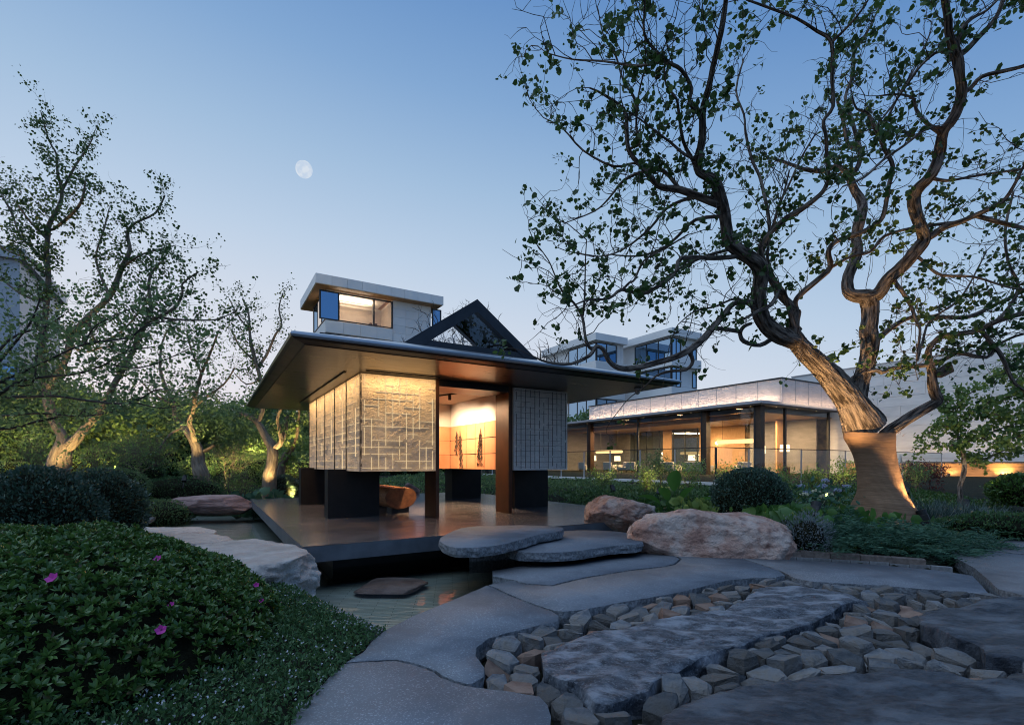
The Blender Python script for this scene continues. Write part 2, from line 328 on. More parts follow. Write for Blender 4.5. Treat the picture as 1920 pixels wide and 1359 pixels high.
M['lf_big'] = leafmat('broad_leaf', (.05,.13,.03), (.11,.23,.05), .3, rough=.35, spec=.5)
M['paddle'] = leafmat('paddle_leaf', (.07,.19,.035), (.12,.27,.05), .45, rough=.35, spec=.5)
M['wht'] = leafmat('white_petal', (.5,.52,.56), (.7,.7,.75), .3, rough=.6)
M['cream_petal'] = leafmat('cream_petal', (.62,.58,.4), (.78,.74,.55), .3, rough=.6)
M['bluepetal'] = leafmat('pale_blue_petal', (.36,.4,.55), (.5,.54,.68), .3, rough=.6)
M['pink'] = leafmat('magenta_petal', (.48,.03,.28), (.62,.06,.42), .35, rough=.5)
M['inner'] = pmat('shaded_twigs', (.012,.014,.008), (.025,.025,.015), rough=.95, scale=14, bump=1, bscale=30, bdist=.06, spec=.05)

def light(name, kind, loc, energy, col=(1,.68,.36), parent=None, target=None, size=.1, angle=60, blend=.6, sy=None):
    l = bpy.data.lights.new(name, kind); l.energy = energy; l.color = col
    o = bpy.data.objects.new(name, l); COL.objects.link(o); o.location = loc
    if parent: o.parent = parent
    if kind == 'SPOT': l.spot_size = rad(angle); l.spot_blend = blend; l.shadow_soft_size = size
    elif kind == 'AREA':
        l.shape = 'RECTANGLE'; l.size = size; l.size_y = sy or size
    else: l.shadow_soft_size = size
    if target is not None: o.rotation_euler = (Vector(target)-Vector(loc)).to_track_quat('-Z', 'Y').to_euler()
    return o
WARM = (1, .62, .27); AMBER = (1, .70, .28)

# ------------------------------------------------------------------ ground plan
PATH = {
 'A': [(480,1470),(520,1390),(560,1323),(581,1304),(612,1270),(641.5,1242),(690,1238),(744,1236),(772.5,1242),(815,1256),(829,1267),(850,1275),(872,1281),(886,1284),(918,1288),(950,1291.5),(1013,1302),(1031,1320),(1038,1341),(1036,1370),(1030,1470)],
 'B': [(641.5,1242),(677,1221),(695,1200),(719,1180),(772.5,1153),(843,1125),(914,1095),(960,1116),(1006,1134),(1038,1144.5),(1050.6,1153),(1049,1164),(1006,1173),(957,1185),(918,1196),(896.5,1213),(896,1228),(911,1249),(912,1267),(886,1282),(872,1281),(850,1275),(829,1267),(815,1256),(772.5,1242),(744,1236),(690,1238)],
 'C': [(914,1095),(960,1087),(985,1094),(1035,1097),(1091,1083.5),(1179,1069),(1240,1062),(1265,1057.5),(1277,1047),(1263,1038),(1300,1038),(1384,1044),(1438,1061),(1462,1069),(1474,1078),(1455,1082),(1411,1083),(1367,1087),(1323,1098),(1279,1109),(1234,1117),(1180,1126),(1091,1143),(1056,1146),(1038,1144),(1006,1134),(960,1116)],
 'D': [(921,1069),(1000,1056),(1102,1039),(1160,1031),(1210,1030),(1250,1040),(1263,1038.5),(1276,1047),(1264,1057),(1240,1061.3),(1179,1068),(1091,1082.5),(1035,1096),(985,1093),(960,1086),(922,1079)],
 'E': [(1384,1044),(1440,1045.5),(1500,1049),(1630,1056),(1760,1068),(1825,1078),(1845,1098),(1858,1114),(1761,1105.5),(1647,1097),(1523,1089.6),(1488,1082.5),(1476,1076),(1462,1069),(1438,1061)],
 'F': [(1780,1028.5),(1779,1042),(1826,1069),(1850,1090),(1868,1108),(1920,1121),(2080,1135),(2300,1130),(2300,1062),(1920,1043)],
 'G': [(1771,1009),(1782,1027.6),(1920,1042),(2300,1061),(2300,990),(2100,960),(1920,981),(1863,990),(1826,999)],
}
PATHW = {k: poly(v) for k, v in PATH.items()}
RUB = poly([(1036,1500),(1038,1341),(1031,1320),(1013,1302),(950,1291),(886,1281),(912,1267),(911,1249),(896,1228),(896,1213),(918,1196),(957,1185),(1006,1173),(1049,1164),(1050,1148),(1091,1143),(1180,1126),(1240,1115),(1323,1098),(1367,1087),(1411,1083),(1455,1082),(1474,1077),(1523,1090),(1647,1097),(1761,1106),(1860,1113),(1920,1121),(2080,1135),(2080,1500)])
WALK = poly([(440,1600),(520,1390),(581,1304),(641,1242),(719,1180),(843,1125),(914,1095),(921,1069),(1102,1039),(1300,1036),(1500,1047),(1760,1066),(1779,1040),(1771,1009),(1863,990),(1920,981),(2100,955),(2600,960),(2600,1600)])
DARK = {
 'a': [(1017,1224),(1042,1213),(1102,1199),(1141,1182),(1197,1171),(1240,1164),(1304,1153),(1357,1143),(1392,1125),(1417,1107),(1438,1098),(1488,1098),(1545,1105.5),(1594,1114),(1621,1122),(1576,1137),(1552,1153),(1523,1171),(1481,1182),(1424,1196),(1382,1213),(1311,1233),(1268,1252),(1240,1270),(1215,1295),(1190,1302),(1148,1320),(1112,1316),(1088,1288),(1045,1274),(1017,1256)],
 'b': [(1722,1164),(1743,1150),(1800,1141),(1842,1134),(1920,1130),(2060,1128),(2080,1260),(1920,1252),(1849,1242),(1838,1220),(1792,1210),(1736,1192)],
 'c': [(1240,1345),(1275,1320),(1360,1300),(1392,1291),(1460,1276),(1523,1265),(1608,1261),(1736,1253),(1807,1267),(1828,1274),(1920,1274),(2080,1278),(2080,1500),(1220,1500),(1228,1420)],
}
DARKW = {k: poly(v, -.01) for k, v in DARK.items()}
def PV(r, l, z=0): return Vector((-2.75+.8547*r-.5192*l, 6.52+.5192*r+.8547*l, z))
POND = [(-.62,3.9),(-1.09,4.13),(-1.6,4.62),(-2.1,5.15),(-3.0,6.2),(-4.6,7.5),(-6.3,8.6),(-7.9,9.5),(-8.35,10.7),(-9.2,12.4),(-10.3,14.6),(-10.9,17),(-10.4,19.5)]+[tuple(PV(r,l)[:2]) for r,l in ((1,11.5),(6.5,11),(7.1,6),(7.1,1.2))]+[(2.2,8.4),(1.4,7.1),(.9,6.2),(.3,5.3)]
def sdf(X, Y, pts):
    """signed distance, negative inside"""
    d = np.full(X.shape, 1e9); ins = np.zeros(X.shape, bool); n = len(pts)
    for i in range(n):
        (x0,y0),(x1,y1) = pts[i], pts[(i+1)%n]; ex, ey = x1-x0, y1-y0
        t = np.clip(((X-x0)*ex+(Y-y0)*ey)/(ex*ex+ey*ey+1e-12), 0, 1)
        d = np.minimum(d, np.hypot(X-x0-t*ex, Y-y0-t*ey))
        if abs(ey) > 1e-12:
            c = ((y0 > Y) != (y1 > Y)) & (X < ex*(Y-y0)/ey+x0); ins ^= c
    return np.where(ins, -d, d)
def sst(a, b, x): t = np.clip((x-a)/(b-a), 0, 1); return t*t*(3-2*t)
def H(X, Y):
    X = np.asarray(X, float); Y = np.asarray(Y, float)
    dpn = sdf(X, Y, POND); dw = sdf(X, Y, WALK); d = np.minimum(dpn, dw)
    h = .0+.38*sst(.05, 2.6, d)+.25*sst(2, 7, d)
    h = np.where(dw < .12, np.minimum(h, -.16+.16*sst(-.02, .12, dw)), h)
    return np.where(dpn < .15, -.5+(h+.5)*sst(-.08, .15, dpn), h)
def h1(x, y): return float(H(np.array([x]), np.array([y]))[0])

# ------------------------------------------------------------------ ground, pond
def axis(a, b, step, far, n): 
    g = np.geomspace(1, far, n); return np.concatenate([a-g[::-1]*1.0, np.arange(a, b, step), b+g])
xs = axis(-16, 13, .16, 500, 14); ys = axis(1.2, 24, .16, 700, 14); ys = ys[ys > -60]
GX, GY = np.meshgrid(xs, ys, indexing='ij'); GZ = H(GX, GY)
nx, ny = GX.shape; I, J = np.meshgrid(np.arange(nx-1), np.arange(ny-1), indexing='ij')
me = fastmesh('ground', np.stack([GX, GY, GZ], -1).reshape(-1,3), np.stack([I*ny+J, (I+1)*ny+J, (I+1)*ny+J+1, I*ny+J+1], -1).reshape(-1,4))
me.polygons.foreach_set('use_smooth', np.ones(len(me.polygons), bool))
tag(link('ground', me, M['soil']), kind='structure')

# pond bed laid with narrow strips of setts
def bedmat():
    m, t, b, N, L = nodes('pond_bed_setts')
    tcn = N('TexCoord'); mp = N('Mapping'); mp.inputs['Rotation'].default_value = (0,0,-.12); L(tcn.outputs['Object'], mp.inputs[0])
    br = N('TexBrick'); br.inputs['Scale'].default_value = 1; br.inputs['Mortar Size'].default_value = .004; br.inputs['Brick Width'].default_value = .46; br.inputs['Row Height'].default_value = .06
    br.inputs['Color1'].default_value = (.36,.365,.32,1); br.inputs['Color2'].default_value = (.46,.46,.41,1); br.inputs['Mortar'].default_value = (.14,.145,.125,1); br.inputs['Bias'].default_value = .1
    L(mp.outputs[0], br.inputs['Vector']); L(br.outputs['Color'], b.inputs['Base Color']); b.inputs['Roughness'].default_value = .7
    bu = N('Bump'); bu.inputs['Strength'].default_value = .6; bu.inputs['Distance'].default_value = .01; bu.invert = True; L(br.outputs['Fac'], bu.inputs['Height']); L(bu.outputs[0], b.inputs['Normal']); return m
M['bed'] = bedmat()
bed = MB(); bed.add([(x,y,-.385) for x,y in POND], [tuple(range(len(POND)))[::-1]])
tag(bed.build('pond_bed', M['bed']), kind='structure')
def watermat():
    m, t, b, N, L = nodes('pond_water')
    tr = N('BsdfTransparent'); tr.inputs[0].default_value = (.82,.88,.86,1); gl = N('BsdfGlossy'); gl.inputs['Roughness'].default_value = .02
    fr = N('Fresnel'); fr.inputs[0].default_value = 1.34; x = N('MixShader')
    tcn = N('TexCoord'); n1 = N('TexNoise'); n1.inputs['Scale'].default_value = 2.2; n1.inputs['Detail'].default_value = 3; mp = N('Mapping'); mp.inputs['Scale'].default_value = (1,2.2,1)
    L(tcn.outputs['Object'], mp.inputs[0]); L(mp.outputs[0], n1.inputs['Vector'])
    bu = N('Bump'); bu.inputs['Strength'].default_value = .12; bu.inputs['Distance'].default_value = .05; L(n1.outputs[0], bu.inputs['Height'])
    L(bu.outputs[0], gl.inputs['Normal']); L(bu.outputs[0], fr.inputs['Normal']); L(fr.outputs[0], x.inputs[0]); L(tr.outputs[0], x.inputs[1]); L(gl.outputs[0], x.inputs[2])
    L(x.outputs[0], t.nodes['Material Output'].inputs[0]); return m
M['water'] = watermat()
def offs(pts, d):
    n = len(pts); a = sum(pts[i][0]*pts[(i+1)%n][1]-pts[(i+1)%n][0]*pts[i][1] for i in range(n)); sg = 1 if a > 0 else -1; out = []
    for i in range(n):
        p0, p1, p2 = Vector(pts[i-1]), Vector(pts[i]), Vector(pts[(i+1)%n])
        e1 = (p1-p0).normalized(); e2 = (p2-p1).normalized(); nn = Vector((e1.y+e2.y, -(e1.x+e2.x)))*sg
        if nn.length < 1e-6: nn = Vector((e1.y, -e1.x))*sg
        nn.normalize(); c = max(.5, nn.dot(Vector((e1.y, -e1.x))*sg)); out.append(tuple(p1+nn*(d/c)))
    return out
wp = offs(POND, .14)
wt = MB(); wt.add([(x,y,-.2) for x,y in wp], [tuple(range(len(wp)))[::-1]])
tag(wt.build('pond_water', M['water']), kind='structure')

# ------------------------------------------------------------------ stone slabs of the path
def resample(pts, step, jit=0.0):
    out = []; n = len(pts)
    for i in range(n):
        a, b = Vector(pts[i]), Vector(pts[(i+1)%n]); k = max(1, int((b-a).length/step))
        for j in range(k):
            p = a.lerp(b, j/k); out.append((p.x+random.uniform(-jit,jit), p.y+random.uniform(-jit,jit)))
    return out
def smoothpoly(pts, it=1):
    for _ in range(it):
        n = len(pts); o = []
        for i in range(n):
            a, b = pts[i], pts[(i+1)%n]; o += [(a[0]*.75+b[0]*.25, a[1]*.75+b[1]*.25), (a[0]*.25+b[0]*.75, a[1]*.25+b[1]*.75)]
        pts = o
    return pts
def slab(name, pts, ztop, thick, mtop, mside, grid=.12, amp=0.0, nscale=1.5, rough=.012, inset=.013, parent=None, edge=.05, chip=.006, zfun=None):
    pts = offs(pts, -inset); b2 = resample(pts, edge, 0); n = len(b2)
    a = sum(b2[i][0]*b2[(i+1)%n][1]-b2[(i+1)%n][0]*b2[i][1] for i in range(n))
    if a < 0: b2 = b2[::-1]
    b2 = [(x+rough*.35*noise.noise(Vector((x*9,y*9,2))), y+rough*.35*noise.noise(Vector((x*9,y*9,7)))) for x,y in b2]
    inner = []
    xs_ = [p[0] for p in b2]; ys_ = [p[1] for p in b2]
    if amp or zfun:
        X, Y = np.meshgrid(np.arange(min(xs_), max(xs_), grid), np.arange(min(ys_), max(ys_), grid)); X = X+rng.uniform(-.3,.3,X.shape)*grid; Y = Y+rng.uniform(-.3,.3,Y.shape)*grid
        keep = sdf(X, Y, b2) < -grid*.45
        inner = list(zip(X[keep], Y[keep]))
    allp = [Vector(p) for p in b2+inner]
    vs, es, fs = geometry.delaunay_2d_cdt(allp, [(i,(i+1)%n) for i in range(n)], [], 1, 1e-6)[:3]
    def z(x, y, on):
        q = ztop+(amp*(noise.noise(Vector((x*nscale,y*nscale,1.3)))+.5*noise.noise(Vector((x*nscale*3,y*nscale*3,5)))) if amp else 0)
        if zfun: q += zfun(x, y)
        return q-(chip*(.6+.6*abs(noise.noise(Vector((x*14,y*14,0))))) if on else 0)
    V = [(v.x, v.y, z(v.x, v.y, i < n)) for i, v in enumerate(vs)]; F = [tuple(f) if True else f for f in fs]; nf = len(F)
    F = [f if (V[f[1]][0]-V[f[0]][0])*(V[f[2]][1]-V[f[0]][1])-(V[f[1]][1]-V[f[0]][1])*(V[f[2]][0]-V[f[0]][0]) > 0 else f[::-1] for f in F]
    prev = list(range(n)); lev = 3
    for k in range(1, lev+1):
        cur = []
        for i in range(n):
            x, y = V[i][:2]; q = noise.noise(Vector((x*7, y*7, k*1.7)))*rough; p0 = Vector(b2[i-1]); p2 = Vector(b2[(i+1)%n]); e_ = (p2-p0).normalized()
            o_ = (q-(.012 if k == lev else 0)); cur.append(len(V)); V.append((x+e_.y*o_, y-e_.x*o_, ztop-.012-(thick-.012)*k/lev))
        for i in range(n): F.append((prev[i], cur[i], cur[(i+1)%n], prev[(i+1)%n]))
        prev = cur
    me = bpy.data.meshes.new(name); me.from_pydata(V, [], F); me.update(); me.materials.append(mtop); me.materials.append(mside)
    me.polygons.foreach_set('material_index', [0]*nf+[1]*(len(F)-nf))
    me.polygons.foreach_set('use_smooth', [True]*nf+[False]*(len(F)-nf))
    return link(name, me, None, parent)
slab_lab = {'A': 'big grey granite path slab at the bottom of the photo, beside the flowering lawn',
 'B': 'curved grey granite path slab between the pond and the broken stones', 'C': 'long grey granite path slab in front of the big pink boulder',
 'D': 'grey granite path slab just below the two stepping stones, cracked along its near edge', 'E': 'narrow grey granite path slab along the brick edging of the fern bed',
 'F': 'grey granite path slab at the right edge, nearer of two', 'G': 'grey granite path slab at the right edge, farther one beside the ferns'}
for k, p in PATHW.items():
    tag(slab('path_slab', p, 0.0 if k not in 'FG' else .03, .17 if k not in 'FG' else .2, M['granite'], M['granite_edge'], rough=.02), slab_lab[k], 'path slab', 'granite slabs of the garden path')
S1 = smoothpoly(poly([(823,1010),(832,1003),(857,991),(883,986),(940,984),(1000,983.5),(1052,987),(1058,991),(1046,996),(1015,1000),(985,1008),(940,1021),(883,1026.5),(846,1025.5),(826,1016)], .345))
S2 = smoothpoly(poly([(942,1022),(960,1014),(1000,1003),(1030,996.5),(1100,992),(1180,997),(1206,1010),(1205,1019),(1150,1022),(1110,1028),(1080,1033),(1010,1036),(960,1032)], .2))
tag(slab('stepping_stone', S1, .345, .125, M['granite'], M['granite_edge'], rough=.03, inset=0, edge=.04), 'rounded grey stepping stone touching the pavilion deck edge', 'stepping stone', 'stepping stones to the pavilion')
tag(slab('stepping_stone', S2, .2, .125, M['granite'], M['granite_edge'], rough=.03, inset=0, edge=.04), 'rounded grey stepping stone beside the pink boulder, nearer the path', 'stepping stone', 'stepping stones to the pavilion')
# piers the stepping stones and path stand on
ft = MB(); ft.prism([tuple(gp(u,v,.2)[:2]) for u,v in ((880,1005),(1000,1000),(1000,992),(900,996))], -.45, .195); tag(ft.build('stone_footing', M['granite_edge']), 'dark block footing under the stepping stone by the deck', 'footing', 'footings in the pond')
ft = MB(); ft.prism([tuple(gp(u,v,.1)[:2]) for u,v in ((1000,1024),(1150,1012),(1150,1004),(1010,1010))], -.45, .05); tag(ft.build('stone_footing', M['granite_edge']), 'dark block footing under the stepping stone beside the boulder', 'footing', 'footings in the pond')
ft = MB(); ft.prism([tuple(Vector(q)) for q in ((-.35,4.6),(.35,5.2),(.55,5.9),(1.2,6.6),(1.9,7.6),(2.7,7.4),(1.5,5.3),(0,4.0))], -.48, -.165); tag(ft.build('path_footing', M['granite_edge']), 'dark wall under the pond side of the granite path', 'footing', 'footings in the pond')

def ridge(x, y):
    return .05*abs(noise.noise(Vector((x*.9+y*.5, y*2.2-x*.9, 3.1))))+.02*noise.noise(Vector((x*3+y*2, y*6-x*2, 1)))+.028*math.floor(3.2*noise.noise(Vector((x*.8+y*.3, y*1.9-x*.8, 7))))/3+.006*noise.noise(Vector((x*13, y*15, 4)))
dl = {'a': 'long pale-flecked dark rock slab in the middle of the broken stones', 'b': 'dark rock slab at the right edge with a pale band', 'c': 'near-black rock slab filling the bottom right corner'}
for k, p in DARKW.items():
    tag(slab('rock_slab', resample(p, .12, .012), {'a': 0.0, 'b': .03, 'c': 0.0}[k], .2, M['darkslab' if k == 'a' else 'blackslab'], M['darkslab' if k == 'a' else 'blackslab'], grid=.035, zfun=ridge, rough=.05, inset=0, chip=.02, edge=.04), dl[k], 'rock slab', 'dark rock slabs set in broken stone')

# broken stones packed between the slabs: each its own object
bedo = tag(MB().add([(x,y,-.155) for x,y in RUB], [tuple(range(len(RUB)))]).build('rubble_bed', M['soil']), kind='structure')
def clipcell(c, sites, R):
    P = [Vector((c[0]+R*math.cos(a), c[1]+R*math.sin(a))) for a in np.linspace(0, 2*math.pi, 14, endpoint=False)]; cv = Vector(c)
    for s in sites:
        sv = Vector(s); m_ = (cv+sv)/2; n_ = (sv-cv)
        if n_.length > 2*R: continue
        out = []; k = len(P)
        for i in range(k):
            a, b = P[i], P[(i+1)%k]; da, db = (a-m_).dot(n_), (b-m_).dot(n_)
            if da <= 0: out.append(a)
            if da*db < 0: out.append(a.lerp(b, da/(da-db)))
        P = out
        if len(P) < 3: return None
    return P
cand = []
tries = rng.uniform((-.3, 2.2), (7.2, 6.2), (26000, 2)); TX, TY = tries[:,0], tries[:,1]
okm = (sdf(TX, TY, RUB) < -.05) & (np.abs(TX/TY) < 1.16)
for p in DARKW.values(): okm &= sdf(TX, TY, p) > .035
grid_ = {}
for x, y in tries[okm]:
    md = .085+.11*(noise.noise(Vector((x*3.1,y*3.1,9)))*.5+.5)+random.uniform(0,.09)
    if all((x-a)**2+(y-b)**2 > md*md for a, b in cand): cand.append((x, y))
ghost = []
for p in list(DARKW.values()): ghost += resample(offs(p, -.055), .07)
gr = resample(offs(RUB, .06), .07); ghost += [q for q in gr]
stone_parts = []
for i, c in enumerate(cand):
    near = [s for s in cand+ghost if 0 < (s[0]-c[0])**2+(s[1]-c[1])**2 < .4]
    P = clipcell(c, near, .19)
    if not P or len(P) < 3: continue
    # drop tiny edges, roughen
    Q = [P[0]]
    for q in P[1:]:
        if (q-Q[-1]).length > .02: Q.append(q)
    if len(Q) < 3: continue
    cen = sum(Q, Vector((0,0)))/len(Q); n = len(Q); zt = random.uniform(-.085, .005); tx, ty = random.gauss(0,.2), random.gauss(0,.2)
    V = []; sh = [(1.0,-.16),(1.0,-.06),(.97,-.012),(.88,.0)]
    k2 = random.uniform(.66,.9); fk = random.uniform(.86,.98)
    for j, (s, dz) in enumerate(sh):
        s *= fk; s = s if j < 3 else k2
        for q in Q:
            r = (q-cen)*s*(1+random.uniform(-.09,.05)); zz = (zt+dz+ (tx*r.x+ty*r.y)*(1 if j >= 1 else 0)+random.uniform(-.012,.012)) if j else -.17
            V.append((r.x, r.y, zz))
    ox, oy = random.uniform(-.06,.06), random.uniform(-.06,.06); V.append((ox, oy, zt+.004+tx*ox+ty*oy+random.uniform(-.008,.034)))
    F = [(j*n+a, j*n+(a+1)%n, (j+1)*n+(a+1)%n, (j+1)*n+a) for j in range(3) for a in range(n)]+[(3*n+a, 3*n+(a+1)%n, 4*n) for a in range(n)]
    me = bpy.data.meshes.new('stone'); me.from_pydata(V, [], F); me.update()
    o = link('stone', me, M['rubble2'] if random.random() < .14 else M['rubble'], bedo); o.location = (cen.x, cen.y, 0)

# ------------------------------------------------------------------ boulders
def boulder(name, c, dims, mat, seed, label, group, cuts=9, rz=0, amp=.1, sub=6, flat=None, pw=2.5, strat=0):
    bm = bmesh.new(); bmesh.ops.create_icosphere(bm, subdivisions=sub, radius=1); r_ = random.Random(seed)
    pl = []
    for _ in range(cuts):
        n_ = Vector((r_.gauss(0,1), r_.gauss(0,1), r_.gauss(0,.7))).normalized(); pl.append((n_, r_.uniform(.68,.9)))
    if flat: pl.append((Vector((r_.uniform(-.08,.08), r_.uniform(-.08,.08), 1)).normalized(), flat))
    o3 = Vector((seed*3.1, seed*1.7, seed))
    for v in bm.verts:
        p = v.co.copy(); q = (abs(p.x)**pw+abs(p.y)**pw+abs(p.z)**pw)**(1/pw); p /= q
        p *= 1+amp*1.2*noise.noise(p*1.1+o3)
        for n_, d_ in pl:
            e_ = p.dot(n_)-d_
            if e_ > 0: p -= n_*e_*.93
        f = noise.fractal(p*2.4+o3, .9, 2, 6); rg = abs(noise.noise(p*2.1-o3)); rg2 = abs(noise.noise(p*4.7+o3*2))
        p *= 1+amp*.42*f+amp*.5*min(rg,.22)+amp*.28*min(rg2,.18)+amp*.12*noise.noise(p*14+o3)
        if strat: p.z += strat*math.floor((noise.noise(p*1.5+o3)+1)*3)/6
        v.co = p
    bmx = [max(v.co[i] for v in bm.verts) for i in range(3)]; bmn = [min(v.co[i] for v in bm.verts) for i in range(3)]
    for v in bm.verts: v.co = Vector(((v.co[i]-(bmx[i]+bmn[i])/2)/(bmx[i]-bmn[i])*dims[i] for i in range(3)))
    me = bpy.data.meshes.new(name); bm.to_mesh(me); bm.free()
    me.polygons.foreach_set('use_smooth', np.ones(len(me.polygons), bool))
    o = link(name, me, mat, None, c, rz); return tag(o, label, 'boulder', group)
g1 = 'boulders round the pond'
boulder('boulder', (2.95,7.75,.12), (2.5,1.35,1.1), M['pinkrock'], 3, 'largest pink and white boulder, on the right beside the stepping stone', g1, cuts=8, rz=-.16, amp=.15, pw=2.1)
boulder('boulder', (2.08,9.5,.34), (1.38,1.25,.8), M['pinkrock'], 8, 'rounded pink boulder leaning over the right corner of the deck', g1, cuts=8, rz=.2, amp=.17)
boulder('boulder', (-8.75,14.6,.12), (2.5,1.2,.62), M['redrock'], 5, 'flat dark red boulder across the pond by the far corner of the deck', g1, cuts=8, amp=.1, strat=.12)
def rockslab(pxs, z, thick, label, seed):
    p = smoothpoly(poly(pxs, z), 1)
    fn = lambda x, y: .05*noise.noise(Vector((x*1.3+seed, y*1.3, 0)))+.03*math.floor(3*noise.noise(Vector((x*.8+y*.9, y*1.5, seed))))/3+.012*noise.noise(Vector((x*8, y*8, seed)))
    return tag(slab('boulder', p, z, thick, M['palerock'], M['palerock'], grid=.05, zfun=fn, rough=.09, inset=0, chip=.02, edge=.05), label, 'boulder', g1)
boulder('boulder', (-3.5,6.2,-.12), (2.75,1.55,.84), M['palerock'], 21, 'big pale boulder with a flat top at the near corner of the pond', g1, cuts=16, rz=-.5, amp=.14, flat=.55, pw=4)
boulder('boulder', (-6.35,8.9,-.06), (2.15,1.3,.5), M['palerock'], 26, 'flat pale pink boulder with a flat top behind the azalea', g1, cuts=12, rz=-.42, amp=.14, flat=.6, pw=4)
boulder('boulder', (-4.75,7.55,-.05), (1.7,1.0,.56), M['palerock'], 33, 'pale ledge of rock between the big pale boulder and the flat pink one', g1, cuts=14, rz=-.55, amp=.14, flat=.55, pw=4)
boulder('boulder', gp(222,987,.1)+Vector((0,.1,.06)), (.6,.4,.28), M['palerock'], 11, 'small pale boulder lying on the flat rock beside the round bush', g1, cuts=6, sub=4)
boulder('boulder', gp(735,1096,-.3)+Vector((0,0,-.02)), (.95,.8,.12), M['redrock'], 13, 'dark flat rock lying under water in the near pond', g1, cuts=8, sub=4)
boulder('boulder', PV(5.0,9.9,.35), (.7,.5,.6), M['redrock'], 14, 'small brown boulder seen under the pavilion between its back piers', g1, cuts=8, sub=4)
boulder('boulder', PV(2.2,13.2,.3), (2.2,1,.9), M['palerock'], 15, 'grey boulder behind the pavilion, seen above the log bench', g1, cuts=8, sub=4)

# kerb bricks
def brickrow(root, path, bl, bw, bh, mat, gap=.008, name='kerb_brick'):
    pts = [Vector(p) for p in path]; seg = [(pts[i+1]-pts[i]).length for i in range(len(pts)-1)]; tot = sum(seg); n = int(tot/bl)
    me = MB().box(-bl/2+gap/2, bl/2-gap/2, -bw/2, bw/2, 0, bh).mesh(name)
    for k in range(n):
        s = (k+.5)*bl; i = 0
        while i < len(seg)-1 and s > seg[i]: s -= seg[i]; i += 1
        p = pts[i].lerp(pts[i+1], s/seg[i]); d = pts[i+1]-pts[i]
        o = link(name, me, mat, root, p+Vector((0,0,random.uniform(-.006,.006))), math.atan2(d.y,d.x)+random.uniform(-.02,.02))
def curve(px, z, dy=0): return [gp(u, v, z)+Vector((0,dy,0)) for u, v in px]
kb = empty('bed_edging', (0,0,0), 0, 'low curved brick edging along the front of the fern bed', 'brick edging')
e1 = [(1455,1044),(1520,1047),(1600,1052),(1700,1059),(1762,1064),(1800,1068)]
brickrow(kb, curve(e1, -.0, .10), .36, .14, .085, M['brick'], name='kerb_stone')
brickrow(kb, [p+Vector((.05,-.04,-.09)) for p in curve(e1, 0, .06)], .22, .07, .1, M['palebrick'])
kb = empty('bed_edging', (0,0,0), 0, 'low brick edging beside the far granite slab at the right', 'brick edging')
e2 = [(1770,985),(1830,983),(1880,979),(1960,976)]
brickrow(kb, curve(e2, .12, .25), .4, .14, .15, M['brick'], name='kerb_stone')
for q in range(3): brickrow(kb, curve(e2, .1, .05-.17*q), .24, .07, .05, M['palebrick'])
kb = empty('pond_edging', (0,0,0), 0, 'rows of pale setts along the far left shore of the pond', 'brick edging')
for q in range(4): brickrow(kb, [Vector((x-.05-.16*q, y, -.12+.05*q)) for x, y in ((-8.1,10.4),(-8.9,12.2),(-9.8,13.9),(-10.4,15.2))], .22, .1, .08, M['palebrick'])
kb = empty('pond_edging', (0,0,0), 0, 'pale setts between the flowering lawn and the near pond', 'brick edging')
for q in range(2): brickrow(kb, [Vector((x-.07*q, y-.07*q, -.16+.05*q)) for x, y in ((-2.25,5.3),(-1.62,4.66),(-1.1,4.15),(-.85,4.0))], .16, .075, .12, M['palebrick'])

# ------------------------------------------------------------------ pavilion (local x = along the front, y = into the depth, z = 0 at path level)
OZ = .25
pav = empty('pavilion', (-2.75,6.52,0), ANG, 'dark roofed garden pavilion with pale stone boxes on black piers and a glazed gable', 'pavilion')
dk = empty('pavilion_deck', (-2.75,6.52,0), ANG, 'polished dark stone deck floating over the pond under the pavilion', 'deck')
Bx('edge_slab', M['deckside'], dk, 0, 7.35, 0, 10.25, .03, .238)
Bx('recessed_base', M['black'], dk, .5, 6.9, .6, 9.8, -.45, .03)
tl = {}
ry = [0,1.15,2.35,3.6,4.85,6.1,7.35,8.6,10.25]
for j in range(len(ry)-1):
    cuts_ = [0,1.2,2.75,4.3,5.9,7.35] if j % 2 == 0 else [0,1.9,3.5,5.1,6.5,7.35]
    for i in range(len(cuts_)-1):
        Bx('paving_tile', M['decktile'], dk, cuts_[i]+.002, cuts_[i+1]-.002, ry[j]+.002, ry[j+1]-.002, .232, .25)
ZS = 3.01     # soffit
# roof: soffit sheet, sloped lip, top skin
rf = MB(); a = MB()
def ringpts(o, z): return [(-.12+o, .25+o*1.02, z), (7.66-o, .25+o*1.02, z), (7.66-o, 10.04-o, z), (-.12+o, 10.04-o, z)]
prof = [(.22,ZS),(.2,ZS+.012),(.06,ZS+.035),(.015,ZS+.06),(0,ZS+.09),(.012,ZS+.12),(.05,ZS+.14)]
R_ = [ringpts(o, z) for o, z in prof]
fm = MB(); V = [p for r in R_ for p in r]; F = [(j*4+i, j*4+(i+1)%4, (j+1)*4+(i+1)%4, (j+1)*4+i) for j in range(3) for i in range(4)]
fm.add(V, F); roof = fm.build('roof_fascia', M['bronze'], pav)
F = [(j*4+i, j*4+(i+1)%4, (j+1)*4+(i+1)%4, (j+1)*4+i) for j in range(3,len(prof)-1) for i in range(4)]; MB().add(V, F).build('roof_nose', M['roofmetal'], pav)
sf = MB(); sf.add(ringpts(.218, ZS+.004), [(3,2,1,0)]); sf.build('soffit', M['soffit'], pav)
tp = MB(); zt = ZS+.14; c0 = ringpts(.05, zt); r1, r2, l1, l2 = 1.95, 5.4, 2.1, 8.0
c1 = [(r1,l1,ZS+.62),(r2,l1,ZS+.62),(r2,l2,ZS+.62),(r1,l2,ZS+.62)]
